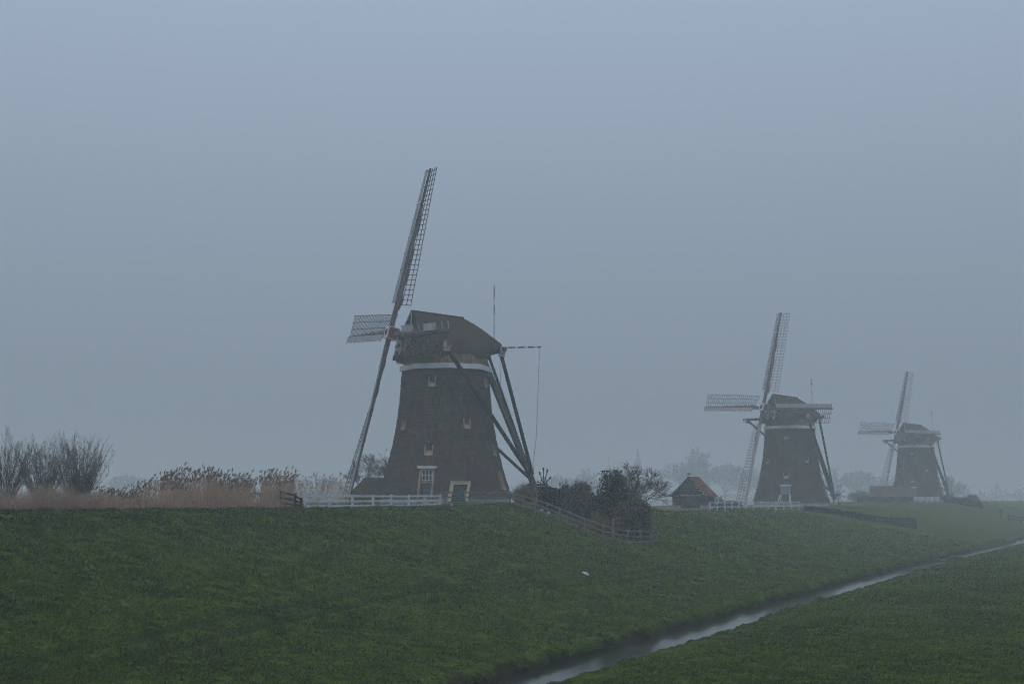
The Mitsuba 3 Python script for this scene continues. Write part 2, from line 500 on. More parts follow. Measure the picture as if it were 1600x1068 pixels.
def octagon_ring(R0, R1, z0, z1, sharp=True):
    a = np.arange(8) * math.pi / 4
    lo = np.stack([R0 * np.cos(a), R0 * np.sin(a), np.full(8, z0)], 1)
    hi = np.stack([R1 * np.cos(a), R1 * np.sin(a), np.full(8, z1)], 1)
    hi2 = np.stack([(R1 - .3) * np.cos(a), (R1 - .3) * np.sin(a), np.full(8, z1)], 1)
    lo2 = np.stack([(R0 - .3) * np.cos(a), (R0 - .3) * np.sin(a), np.full(8, z0)], 1)
    V = np.vstack([lo2, lo, hi, hi2])
    Q = [[r * 8 + k, r * 8 + (k + 1) % 8, (r + 1) * 8 + (k + 1) % 8, (r + 1) * 8 + k] for r in range(3) for k in range(8)]
    return V, np.array(Q)


TOWER = mikit.ply(tower_mesh(), smooth=50)
PLINTH = mikit.ply(octagon_ring(5.22, 5.16, -.9, .44))
BAND = mikit.ply(octagon_ring(3.72, 3.66, 10.44, 10.84))


def stave_mesh(k, nst=40):
    """One upright board of the curb under the cap."""
    a0, a1 = (k + .03) * 2 * math.pi / nst, (k + .97) * 2 * math.pi / nst
    V = []
    for r in (3.1, 3.34):
        for a in (a0, a1):
            for z in (10.8, 11.6):
                V.append((r * math.cos(a), r * math.sin(a), z))
    return trimesh.convex.convex_hull(np.array(V))


STAVE = mikit.ply(stave_mesh(0))


def poly_prism(pts, t):
    """Polygon pts in the (o, z) plane, thickness t along y (centred): convex."""
    V = [(o, y, z) for o, z in pts for y in (-t / 2, t / 2)]
    return mikit.ply(trimesh.convex.convex_hull(np.array(V)))


_cache = {}


def window_parts(mill, M, spec, white=False):
    k, off, z0, z1, hw = spec
    F = M @ rotz(face_az(k)) @ trans(0, off, 0)
    d = float(apo(z1)) - .10
    lo, hi = float(apo(z0)), float(apo(z1))
    zs = z0 + (z1 - z0) * .44
    if spec not in _cache:
        _cache[spec] = (poly_prism([(d - .12, z0), (lo + .06, z0), (hi + .05, z1), (d - .12, z1)], .07),
                        poly_prism([(d - .05, z0 - .02), (lo + .10, z0 - .02), (lo + .11, z0 + .03), (d - .02, zs), (d - .05, zs)], 2 * hw - .002),
                        poly_prism([(d - .1, z1), (hi + .09, z1), (hi + .08, z1 + .06), (d - .1, z1 + .06)], 2 * hw + .16))
    side, sill, top = _cache[spec]
    w = put(mill, 'window', side, 'beige_paint', F @ trans(0, -hw, 0))
    put(w, 'frame', side, 'beige_paint', F @ trans(0, hw, 0))
    put(w, 'sill', sill, 'beige_paint', F)
    put(w, 'lintel', top, 'dark_timber', F)
    box(w, 'pane', (d + .01, 0, (zs + z1) / 2), (.03, 2 * hw - .08, z1 - zs), 'window_glass', F)
    box(w, 'mullion', (d + .035, 0, (zs + z1) / 2), (.03, .035, z1 - zs), 'beige_board', F)
    return w


def big_door(mill, M, frame_mat):
    k, off, z0, z1, hw = BIGDOOR
    F = M @ rotz(face_az(k)) @ trans(0, off, 0)
    d = float(apo(z1)) + .02
    lo, hi = float(apo(z0)), float(apo(z1))
    key = 'bigdoor'
    if key not in _cache:
        _cache[key] = poly_prism([(d - .12, -.2), (lo + .07, -.2), (lo + .07, z0), (hi + .08, z1), (d - .12, z1)], .11)
    D_ = put(mill, 'door', _cache[key], frame_mat, F @ trans(0, -hw, 0))
    put(D_, 'jamb', _cache[key], frame_mat, F @ trans(0, hw, 0))
    zt = 1.55
    box(D_, 'transom', (d + .06, 0, zt), (.16, 2 * hw - .11, .12), frame_mat, F)
    box(D_, 'leaf', (d + .02, 0, (-.2 + zt - .06) / 2), (.06, 2 * hw - .11, zt - .06 + .2), 'teal_paint', F)
    box(D_, 'pane', (d + .02, 0, (zt + .06 + z1) / 2), (.04, 2 * hw - .11, z1 - zt - .06), 'window_glass', F)
    for j in range(4):
        y = -hw + .14 + j * (2 * hw - .28) / 3
        box(D_, 'glazing_bar', (d + .06, y, (zt + .08 + z1) / 2), (.04, .07, z1 - zt - .12), 'white_paint', F)
    for z in (zt + .16, zt + .56, z1 - .08):
        box(D_, 'glazing_bar', (d + .055, 0, z), (.03, 2 * hw - .2, .06), 'white_paint', F)
    for j in range(4):
        y = -.27 + j * .18
        box(D_, 'lower_bar', (d + .065, y, .98), (.03, .035, .72), 'grey_board', F)
    for z in (.66, .98, 1.3):
        box(D_, 'lower_bar', (d + .062, 0, z), (.025, .56, .035), 'grey_board', F)
    box(D_, 'cornice', (hi + .1, 0, z1 + .10), (.34, 2 * hw + .44, .2), 'white_paint', F)
    box(D_, 'head', (hi + .03, 0, z1 - .08), (.26, 2 * hw - .11, .16), frame_mat, F)


def slanted_door(mill, M):
    """The low green cellar door in its broad beige frame that leans with the tower."""
    F = M @ rotz(face_az(1))
    zt, zb = 1.42, -.3
    ot, ob = float(apo(1.42)) + .1, float(apo(.45)) + .28

    def P(y, z):
        t = (z - zb) / (zt - zb)
        return (ob + (ot - ob) * t, y - .62 * (1 - t), z)
    yl, yr = -1.85, -.42
    D_ = beam(mill, 'door', P(yl, zb), P(yl, zt), .26, .2, 'door_paint', F, up=(0, 1, 0))
    beam(D_, 'jamb', P(yr, zb), P(yr, zt), .26, .2, 'door_paint', F, up=(0, 1, 0))
    beam(D_, 'head', P(yl - .1, zt + .1), P(yr + .1, zt + .1), .24, .27, 'door_paint', F)
    npl = 6
    for j in range(npl):
        y = yl + .12 + (j + .5) * (yr - yl - .24) / npl
        beam(D_, 'plank', np.array(P(y, zb)) - (.06, 0, 0), np.array(P(y, zt)) - (.06, 0, 0), (yr - yl - .24) / npl - .012, .07, 'teal_paint', F, up=(1, 0, 0))


# ---- cap (x to the rear, near side -y)
def cap_mesh():
    nphi, nq = 120, 30
    ph = np.arange(nphi) * 2 * np.pi / nphi
    cph, sph = np.cos(ph), np.sin(ph)
    front = sm(-.35, -.9, cph)
    rear = sm(.35, .95, cph)
    ne = np.where(cph < 0, 2.9, 2.15)
    rad = 1 / (np.abs(cph) ** ne + np.abs(sph) ** ne) ** (1 / ne)
    s = -.4 + np.where(cph < 0, 3.4, 5.85) * rad * cph
    w = 3.5 * rad * sph
    rs = np.clip(s, -2.8, 1.5)
    zr = 15.2 - .38 * (rs + 2.8) / 4.3
    ze = 11.3 + .75 * rear
    V = [np.stack([s * .8, w * .8, ze + .2], 1)]
    for q in np.linspace(0, 1, nq):
        p = 1.5 - .5 * front - .42 * rear
        d = (1 - q ** p) ** (.85 + .15 * front)
        uc = (.11 + .21 * rear) * (1 - front)
        d = d * (1 - uc * max(0, 1 - q / .3) ** 2)
        pt = np.stack([rs + (s - rs) * d, w * d, ze + (zr - ze) * q], 1)
        V.append(pt)
    V = np.array(V)
    g = meshkit.fbm(V * 2.0, 3, 5) - .5
    fine = meshkit.noise(V * 7, 4) - .5
    nrm = np.stack([np.broadcast_to(cph, V.shape[:2]), np.broadcast_to(sph, V.shape[:2]), 0 * g], -1)
    taper = np.ones(len(V))
    taper[-1] = taper[0] = 0
    V = V + nrm * ((.08 * g + .04 * fine) * taper[:, None])[..., None]
    m, nn = V.shape[:2]
    a, b = np.meshgrid(np.arange(m - 1), np.arange(nn), indexing='ij')
    Q = np.stack([a * nn + b, a * nn + (b + 1) % nn, (a + 1) * nn + (b + 1) % nn, (a + 1) * nn + b], -1).reshape(-1, 4)
    return V.reshape(-1, 3), Q


CAP = mikit.ply(cap_mesh(), smooth=55)


def front_s(z):
    return -3.86 + (z - 11.3) * .262


def lug(mill, c, side, M):
    """White painted beam end with a red tip."""
    x, y, z = c
    e = box(mill, 'beam_end', (x, y + side * .28, z), (.44, .5, .46), 'white_paint', M)
    box(e, 'tip', (x, y + side * .68, z + .05), (.3, .3, .3), 'red_paint', M)
    box(e, 'wedge', (x, y + side * .1, z - .36), (.5, .2, .28), 'white_paint', M)


def cap_parts(mill, M, boom, wheel_scale=1.0, beam_s=-2.3, beam_w=6.2):
    cap = put(mill, 'cap', CAP, 'cap_thatch', M)
    beam(cap, 'ridge', (-2.95, 0, 15.2), (1.5, 0, 14.84), .34, .16, 'dark_timber', M)
    # front: dark upright planks, beige storm panel with two dark panes, white barge boards
    for j in range(9):
        y = -1.76 + (j + .5) * 3.52 / 9
        top = min(15.0, 15.1 - abs(y) * 1.55)
        beam(cap, 'plank', (front_s(11.75) - .08, y, 11.75), (front_s(top) - .08, y, top), 3.52 / 9 - .015, .05, 'dark_timber', M, up=(1, 0, 0))
    for sgn in (-1, 1):
        beam(cap, 'bargeboard', (front_s(12.4) - .1, sgn * 1.82, 12.4), (front_s(15.1) - .06, sgn * .1, 15.14), .05, .16, 'grey_board', M)
    pan = beam(mill, 'storm_panel', (front_s(12.0) - .16, 0, 12.0), (front_s(12.95) - .16, 0, 12.95), 2.7, .06, 'beige_paint', M, up=(1, 0, 0))
    for sgn in (-1, 1):
        beam(pan, 'pane', (front_s(12.08) - .2, sgn * .62, 12.06), (front_s(12.6) - .2, sgn * .62, 12.6), .85, .05, 'window_glass', M, up=(1, 0, 0))
        beam(pan, 'stile', (front_s(11.9) - .22, sgn * 1.28, 11.7), (front_s(12.7) - .22, sgn * 1.28, 12.7), .12, .08, 'white_paint', M, up=(1, 0, 0))
    beam(pan, 'stile', (front_s(11.9) - .22, 0, 11.7), (front_s(12.7) - .22, 0, 12.7), .14, .08, 'white_paint', M, up=(1, 0, 0))
    beam(mill, 'cap_beam', (-3.7, -1.9, 11.55), (-3.7, 1.9, 11.55), .3, .34, 'dark_timber', M)
    # cross beams, braces and tail pole
    beam(mill, 'long_cross_beam', (beam_s, -beam_w, 12.0), (beam_s, beam_w, 12.0), .3, .32, 'green_paint', M)
    beam(mill, 'short_cross_beam', (4.25, -1.45, 12.2), (4.25, 1.45, 12.2), .28, .3, 'green_paint', M)
    for sgn in (-1, 1):
        lug(mill, (beam_s, sgn * beam_w, 12.0), sgn, M)
        lug(mill, (4.25, sgn * 1.4, 12.2), sgn, M)
        beam(mill, 'long_brace', (beam_s, sgn * (beam_w - .05), 11.85), (7.45, sgn * .3, 2.0), .24, .24, 'green_paint', M)
        beam(mill, 'short_brace', (4.25, sgn * 1.3, 12.0), (7.5, sgn * .22, 2.3), .2, .22, 'green_paint', M)
    beam(mill, 'tail_pole', (3.3, 0, 11.5), (7.95, 0, .9), .36, .42, 'stock_paint', M)
    beam(mill, 'tail_foot', (7.9, 0, .95), (8.0, 0, .1), .26, .3, 'white_paint', M)
    # winch wheel on its axle
    wm = M @ trans(8.6, 0, 1.45) @ scl(1, wheel_scale, wheel_scale)
    wh = rod(mill, 'winch_wheel', (-1.5, 0, 0), (.35, 0, 0), .2, 'green_paint', wm)
    for j in range(10):
        a = j * math.pi / 5 + .2
        c_, s_ = math.cos(a), math.sin(a)
        sp = rod(wh, 'spoke', (0, .08 * c_, .08 * s_), (.04, 1.3 * c_, 1.3 * s_), .075, 'green_paint', wm)
    for j in range(10):
        a = j * math.pi / 5 + .2
        c_, s_ = math.cos(a), math.sin(a)
        rod(wh, 'handle', (.04, 1.2 * c_, 1.2 * s_), (.04, 1.42 * c_, 1.42 * s_), .15, 'green_paint', wm)
    ring = [(0, .62 * math.cos(t), .62 * math.sin(t)) for t in np.linspace(0, 2 * math.pi, 21)]
    if 'winch_ring' not in _cache:
        _cache['winch_ring'] = mikit.ply(strip_mesh(ring, .035, 5))
    put(wh, 'rim', _cache['winch_ring'], 'green_paint', wm)
    # flag pole
    fp = rod(mill, 'flag_pole', (4.2, 0, 12.6), (4.2, 0, 15.3), .065, 'grey_board', M)
    for z0, z1, mt in ((15.3, 16.0, 'blue_paint'), (16.0, 16.6, 'white_paint'), (16.6, 17.7, 'red_paint')):
        rod(fp, 'painted_section', (4.2, 0, z0), (4.2, 0, z1), .08, mt, M)
    if boom > 0:
        nseg = int(round(boom / .29))
        b = None
        for j in range(nseg):
            mt = ('red_paint', 'white_paint', 'blue_paint')[j % 3]
            p0 = (4.7 + boom * j / nseg, -.35, 12.55 + .2 * j / nseg)
            p1 = (4.7 + boom * (j + 1) / nseg, -.35, 12.55 + .2 * (j + 1) / nseg)
            if b is None:
                b = rod(mill, 'striped_boom', p0, p1, .13, mt, M)
            else:
                rod(b, 'painted_section', p0, p1, .13, mt, M)
        e = 4.7 + boom
        pts = [(e - .1, -.35, 12.7), (e - .2, -.33, 10), (e - .28, -.3, 7.5), (e - .4, -.25, 5.0), (e - .62, -.15, 3.2), (7.7, 0, 2.3)]
        put(mill, 'rope', mikit.ply(strip_mesh(pts, .022, 4)), 'grey_board', M)
        put(mill, 'rope', mikit.ply(strip_mesh([(4.35, -.9, 12.0), (4.4, -.9, 8), (6.9, -.2, 3.6)], .018, 4)), 'grey_board', M)


# ---- sails (x along the arm, y the lattice side, z to windward); built for a 13.6 m arm
LA = 13.6


def twist(x):
    return math.radians(20 * max(0, 1 - (x - 2.4) / (LA - 2.4)) ** 1.1 - 2)


def whip_mesh():
    V = []
    for x, w, t in ((-.4, .40, .34), (2.5, .37, .30), (LA, .18, .14)):
        V += [(x, -w / 2, -t / 2), (x, w / 2, -t / 2), (x, w / 2, t / 2), (x, -w / 2, t / 2)]
    Q = []
    for r in range(2):
        for k in range(4):
            Q.append([r * 4 + k, r * 4 + (k + 1) % 4, (r + 1) * 4 + (k + 1) % 4, (r + 1) * 4 + k])
    Q += [[3, 2, 1, 0], [8, 9, 10, 11]]
    return np.array(V, float), np.array(Q)


WHIP = mikit.ply(whip_mesh())
WID = 1.9
RAIL = []
for fr in (.36, .69, 1.0):
    pts = [(x, WID * fr * math.cos(twist(x)), -WID * fr * math.sin(twist(x))) for x in np.linspace(2.3, LA - .1, 14)]
    RAIL.append(mikit.ply(strip_mesh(pts, .032, 4)))


def board_mesh(x0, x1):
    rows = []
    for x in np.linspace(x0, x1, 5):
        sg = math.radians(10 - 9 * (x - 2.4) / (LA - 2.4))
        y0, z0 = -.03, .17
        y1, z1 = -.03 - .54 * math.cos(sg), .17 + .54 * math.sin(sg)
        nx = np.array([math.sin(sg), math.cos(sg)]) * .02
        rows.append([(x, y0 - nx[0], z0 - nx[1]), (x, y1 - nx[0], z1 - nx[1]), (x, y1 + nx[0], z1 + nx[1]), (x, y0 + nx[0], z0 + nx[1])])
    V = np.array(rows, float).reshape(-1, 3)
    Q = []
    for r in range(4):
        for k in range(4):
            Q.append([r * 4 + k, r * 4 + (k + 1) % 4, (r + 1) * 4 + (k + 1) % 4, (r + 1) * 4 + k])
    Q += [[3, 2, 1, 0], [16, 17, 18, 19]]
    return V, np.array(Q)


BX = np.linspace(2.45, LA - .1, 5)
BOARDS = [mikit.ply(board_mesh(BX[j] + .03, BX[j + 1] - .03)) for j in range(4)]


def cloth_mesh():
    xs = np.linspace(1.9, 10.5, 40)
    rr = np.interp(xs, [1.9, 2.6, 8, 10.5], [.12, .2, .11, .04]) * (1 + .25 * np.sin(xs * 3.1))
    pts = np.stack([xs, .24 - .008 * xs + .03 * np.sin(xs * 2.3), -.08 + .03 * np.cos(xs * 1.7)], 1)
    return strip_mesh(pts, rr, 7)


CLOTH = mikit.ply(cloth_mesh(), smooth=60)


def sail_set(mill, M, tilt, delta, L, missing=(), hub_s=4.53, hub_z=13.32):
    hub = np.array([-hub_s, 0, hub_z])
    nrm = np.array([-math.cos(tilt), 0, math.sin(tilt)])
    up = np.array([math.sin(tilt), 0, math.cos(tilt)])
    a = np.array([0, -1.0, 0])
    rod(mill, 'windshaft', hub + nrm * .5, hub - nrm * 3.2, .62, 'dark_timber', M)
    HM = M @ frame(hub, up * math.cos(delta) + a * math.sin(delta), -up * math.sin(delta) + a * math.cos(delta), nrm)
    h = box(mill, 'sail_hub', (0, 0, .02), (.92, .86, .9), 'red_paint', HM)
    for q in (-1, 1):
        box(h, 'rim', (0, 0, .02 + q * .44), (.98, .92, .07), 'white_paint', HM)
        box(h, 'strap', (q * .47, 0, .02), (.06, .94, .96), 'white_paint', HM)
    kx = L / LA
    for k in range(4):
        fi = delta + k * math.pi / 2
        e = up * math.cos(fi) + a * math.sin(fi)
        c = -up * math.sin(fi) + a * math.cos(fi)
        S = M @ frame(hub + nrm * (.17 if k % 2 == 0 else -.17), e * kx, c, nrm)
        sail = put(mill, 'sail', WHIP, 'stock_paint', S)
        for r_ in RAIL:
            put(sail, 'rail', r_, 'lattice_wood', S)
        for x in np.arange(2.35, LA - .05, .405):
            t = twist(x)
            beam(sail, 'bar', (x, -.05, 0), (x, WID * math.cos(t), -WID * math.sin(t)), .045, .045, 'lattice_wood', S)
        for j in range(4):
            if (k, j) not in missing:
                put(sail, 'leading_board', BOARDS[j], 'grey_board', S)
        for x in np.linspace(2.6, LA - .15, 9):
            sg = math.radians(26 - 12 * (x - 2.4) / (LA - 2.4))
            beam(sail, 'bracket', (x, 0, .03), (x - .18, -.66 * math.cos(sg), .05 + .6 * math.sin(sg)), .05, .05, 'grey_board' if k == 1 else 'lattice_wood', S)
        put(sail, 'furled_cloth', CLOTH, 'sailcloth', S)


def windmill(label, cx, cy, bz_, psi, beta, tilt, delta, L, boom, frame_mat, missing=(), cellar=True, hub_z=13.32, wheel_scale=1.0, beam_s=-2.3, beam_w=6.2):
    mill = thing('windmill', label, 'windmill', 'thatched drainage mills in a row')
    M = trans(cx, cy, bz_) @ rotz(math.radians(psi))
    C = trans(cx, cy, bz_) @ rotz(math.radians(beta))
    put(mill, 'plinth', PLINTH, 'plaster', M)
    put(mill, 'thatched_tower', TOWER, 'thatch', M)
    put(mill, 'band', BAND, 'plaster', M)
    for k in range(40):
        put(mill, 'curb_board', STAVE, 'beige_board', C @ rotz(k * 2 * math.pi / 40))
    for sp in SMALL:
        window_parts(mill, M, sp)
    big_door(mill, M, frame_mat)
    if cellar:
        slanted_door(mill, M)
    cap_parts(mill, C, boom, wheel_scale, beam_s, beam_w)
    sail_set(mill, C, math.radians(tilt), math.radians(delta), L, missing, hub_z=hub_z)
    return mill


windmill('largest nearest thatched windmill, with green cellar door and striped boom at the tail', -5.335, 112.66, 4.75, -82.8, 22.68, 12.2, 5.2, 13.65, 3.5, 'beige_paint', missing=((1, 3), (1, 1)), beam_s=-2.0, beam_w=5.6)
windmill('middle thatched windmill in the fog, behind the white fence and orange roofed shed', 38.47, 195.1, 4.2, -87.7, 30.3, 12.1, 3.7, 13.5, 0, 'grey_board', cellar=False)
windmill('farthest and palest thatched windmill, fading in fog behind the long brown roofed shed', 78.86, 275.5, 4.6, -95.5, 24.5, 12.6, 3.7, 12.2, 1.3, 'beige_paint', cellar=False)


# ------------------------------------------------------------------ fences
def fence(name, label, pts, spacing, height, rails, rail_w, post_w, mat, category='fence', lean=0.0, top=None, z_off=0.0, end=True):
    """Posts every so many metres along a ground polyline, rails from post to post."""
    key = thing(name, label, category)
    pts = np.array(pts, float)
    seg = np.hypot(*np.diff(pts, axis=0).T)
    cum = np.concatenate([[0], np.cumsum(seg)])
    m = max(1, int(round(cum[-1] / spacing)))
    s = np.linspace(0, cum[-1], m + 1)
    xs, ys = np.interp(s, cum, pts[:, 0]), np.interp(s, cum, pts[:, 1])
    rg = np.random.default_rng(int(abs(pts.sum()) * 100))
    zs = H(xs, ys) + z_off
    hs = np.full(m + 1, height) if top is None else np.interp(s, [0, cum[-1]], top)
    tips = []
    for x, y, z, h_ in zip(xs, ys, zs, hs):
        hh = h_ * rg.uniform(.97, 1.06)
        dx, dy = rg.normal(0, .015, 2) * (1 + lean)
        tips.append((dx, dy))
        beam(key, 'post', (x, y, z - .3), (x + dx, y + dy, z + hh + .05), post_w, post_w, mat, up=(0, 1, 0))
    for k in range(m):
        for f_ in rails:
            p0 = np.array([xs[k], ys[k] - post_w * .6, zs[k] + hs[k] * f_])
            p1 = np.array([xs[k + 1], ys[k + 1] - post_w * .6, zs[k + 1] + hs[k + 1] * f_ + rg.normal(0, .012)])
            beam(key, 'rail', p0, p1, .035, rail_w, mat)
    return key


fence('white_fence', 'low white wooden fence on the dike crest before the largest windmill', [(-11.05, 75.6), (-8.6, 82.6), (-6.6, 89.2), (-4.8, 95.0)], 2.9, .74, (.2, .56, .95), .11, .13, 'white_paint')
fence('wooden_fence', 'brown wooden rail fence running past the green cellar door down to the round bush corner',
      [(-4.55, 95.6), (-2.3, 97.6), (-.2, 97.8), (1.4, 94.8), (3.28, 90.85), (4.19, 88.64), (5.84, 86.42), (7.27, 87.0), (9.0, 90.2), (9.45, 92.6), (8.78, 95.07)], 1.75, .95, (.28, .62, .96), .09, .11, 'fence_wood')
fence('corner_fence', 'dark sloping three rail fence end beside the tall reeds', [(-12.6, 76.9), (-11.85, 76.6), (-11.2, 75.4)], 1.1, 1.15, (.3, .62, .95), .1, .12, 'black_timber', top=(1.0, .52))
fence('white_fence', 'low white fence before the middle windmill and beside the orange roofed shed', [(20.6, 147.5), (25.2, 156.0), (29.4, 163.0), (34.5, 170.5)], 2.2, .95, (.45, .92), .1, .12, 'white_paint')
fence('dark_fence', 'dark wooden paling fence sloping down right of the middle windmill', [(38.6, 166.0), (41.8, 166.2), (45.2, 167.8), (48.4, 170.3)], .42, 1.25, (.35, .9), .1, .16, 'black_timber', top=(.45, 1.2))
fence('field_fence', 'faint low fence in the fog at the far right edge of the meadow', [(82.6, 236), (92, 241), (104, 247)], 3.2, 1.0, (.5, .9), .12, .16, 'black_timber')


# ------------------------------------------------------------------ sheds
def gable_shed(label, cx, cy, z0, rot, wid, length, wall_h, roof_h, wall_mat, roof_mat, n_plank, name='shed', vane=False, hatch=True, courses=9, cols=12, trim='white_paint'):
    """Gable shed, gable end towards local -y, ridge along y."""
    k = thing(name, label, 'shed')
    M = trans(cx, cy, z0) @ rotz(math.radians(rot))
    hw = wid / 2
    for j in range(n_plank):
        x = -hw + (j + .5) * wid / n_plank
        top = wall_h + roof_h * (1 - abs(x) / hw) - .05
        box(k, 'plank', (x, -length / 2, (top - .6) / 2), (wid / n_plank - .02, .06, top + .6), wall_mat, M)
    for sx_ in (-1, 1):
        box(k, 'side_wall', (sx_ * (hw - .05), 0, wall_h / 2 - .3), (.1, length - .1, wall_h + .6), wall_mat, M)
    box(k, 'back_wall', (0, length / 2 - .05, wall_h / 2 - .3), (wid - .24, .1, wall_h + .6), wall_mat, M)
    ang = math.atan2(roof_h, hw)
    sl = math.hypot(roof_h, hw) + .28
    for sx_ in (-1, 1):
        p_top = np.array([0, 0, wall_h + roof_h + .06])
        dvec = np.array([sx_ * math.cos(ang), 0, -math.sin(ang)])
        nvec = np.array([sx_ * math.sin(ang), 0, math.cos(ang)])
        r = beam(k, 'roof', p_top + dvec * .02, p_top + dvec * sl, length + .4, .05, wall_mat, M, up=nvec)
        for c in range(courses):
            a0, a1 = sl * c / courses, sl * (c + 1) / courses + .03
            for q in range(cols):
                y = -length / 2 - .2 + (q + .5) * (length + .4) / cols
                o = np.array([0, y, 0])
                lift0, lift1 = .045 + .012 * (q % 2), .085 + .012 * (q % 2)
                beam(r, 'tile', p_top + o + dvec * a0 + nvec * lift0, p_top + o + dvec * a1 + nvec * lift1, (length + .4) / cols - .012, .03, roof_mat, M, up=nvec)
    beam(k, 'ridge', (0, -length / 2 - .22, wall_h + roof_h + .16), (0, length / 2 + .22, wall_h + roof_h + .16), .2, .1, roof_mat, M)
    if hatch:
        box(k, 'window', (0, -length / 2 - .05, wall_h * .52), (wid * .3, .05, wall_h * .42), 'window_glass', M)
        box(k, 'lintel', (0, -length / 2 - .07, wall_h * .98), (wid * .72, .06, .1), 'grey_board', M)
    if vane:
        v = rod(k, 'weather_vane', (0, -length / 2, wall_h + roof_h + .1), (0, -length / 2, wall_h + roof_h + .55), .06, 'black_timber', M)
        box(v, 'arrow', (.05, -length / 2, wall_h + roof_h + .5), (.35, .05, .16), 'black_timber', M)
    return k


gable_shed('black timber shed with an orange tiled roof beside the middle windmill', 20.85, 162.5, 3.95, -26, 3.9, 3.6, 1.55, 1.9, 'black_timber', 'roof_tile', 12, vane=True)
gable_shed('long low dark shed with a brown tiled roof in front of the farthest windmill', 70.2, 262.5, 4.35, 76, 4.4, 7.2, 1.2, 1.75, 'black_timber', 'brown_tile', 10, hatch=False, courses=7, cols=16)


def thatched_hut():
    """Low outbuilding behind the largest mill: steep hipped thatch down to the ground."""
    k = thing('thatched_outbuilding', 'low outbuilding under mossy thatch against the left side of the largest windmill', 'outbuilding')
    p = np.array([-10.3, 116.5])
    M = trans(p[0], p[1], 4.7) @ rotz(math.radians(8))
    n_, rows = 44, 26
    V = []
    for q in np.linspace(0, 1, rows):
        L2, W2 = 3.6 - 1.75 * q ** .9, 2.6 * (1 - q) ** .92 + .1
        a = np.arange(n_) * 2 * math.pi / n_
        ca, sa = np.cos(a), np.sin(a)
        rr = 1 / (np.abs(ca) ** 6 + np.abs(sa) ** 6) ** (1 / 6)
        V.append(np.stack([L2 * rr * ca, W2 * rr * sa, np.full(n_, .35 + 1.75 * q)], 1))
    V = np.array(V)
    V += (meshkit.fbm(V * 2.4, 3, 14)[..., None] - .5) * .16 * np.array([1, 1, .5])
    m = len(V)
    a, b = np.meshgrid(np.arange(m - 1), np.arange(n_), indexing='ij')
    Q = np.stack([a * n_ + b, a * n_ + (b + 1) % n_, (a + 1) * n_ + (b + 1) % n_, (a + 1) * n_ + b], -1).reshape(-1, 4)
    cap_c = [[(m - 1) * n_, (m - 1) * n_ + j, (m - 1) * n_ + j + 1, (m - 1) * n_ + j + 1] for j in range(1, n_ - 1)]
    put(k, 'roof', mikit.ply((V.reshape(-1, 3), np.vstack([Q, cap_c])), smooth=60), 'mossy_thatch', M)
    box(k, 'wall', (0, 0, .1), (6.6, 4.6, .9), 'brick', M)


matte('mossy_thatch', mikit.proc(lambda p, n, uv: mikit.mix((.036, .034, .02), (.078, .064, .04), mikit.fbm(p.x * 6, p.y * 6, p.z * 2, 3))))
thatched_hut()


# ------------------------------------------------------------------ plants
def grow(rg, p, d, length, r, depth, segs, kids, angle, upw, wob):
    nseg = 3
    for s in range(nseg):
        d = d + rg.normal(0, wob, 3) + np.array([0, 0, upw])
        d /= np.linalg.norm(d)
        q = p + d * length / nseg
        r1 = r * (.86 if s < nseg - 1 else .78)
        segs.append((p, q, r, r1, depth))
        if depth > 0 and (s > 0 or kids > 4):
            for _ in range(rg.integers(max(1, kids // 2), kids + 1)):
                ax = rg.normal(0, 1, 3)
                ax -= d * (ax @ d)
                ax /= np.linalg.norm(ax)
                an = angle * rg.uniform(.6, 1.25)
                grow(rg, q, d * math.cos(an) + ax * math.sin(an), length * rg.uniform(.58, .8), max(r1 * .55, TWIG[0]), depth - 1, segs, kids, angle, upw, wob)
        p, r = q, r1
    return segs


TWIG = [.012]


def plant_meshes(segs, top_depth, sides=4):
    arr = lambda i, sel: np.array([s[i] for s in sel], float)
    big = [s for s in segs if s[4] >= top_depth]
    small = [s for s in segs if s[4] < top_depth]
    out = []
    for sel, sd in ((big, 6), (small, 3)):
        out.append(mikit.ply(tubes(arr(0, sel), arr(1, sel), arr(2, sel), arr(3, sel), sd)))
    return out


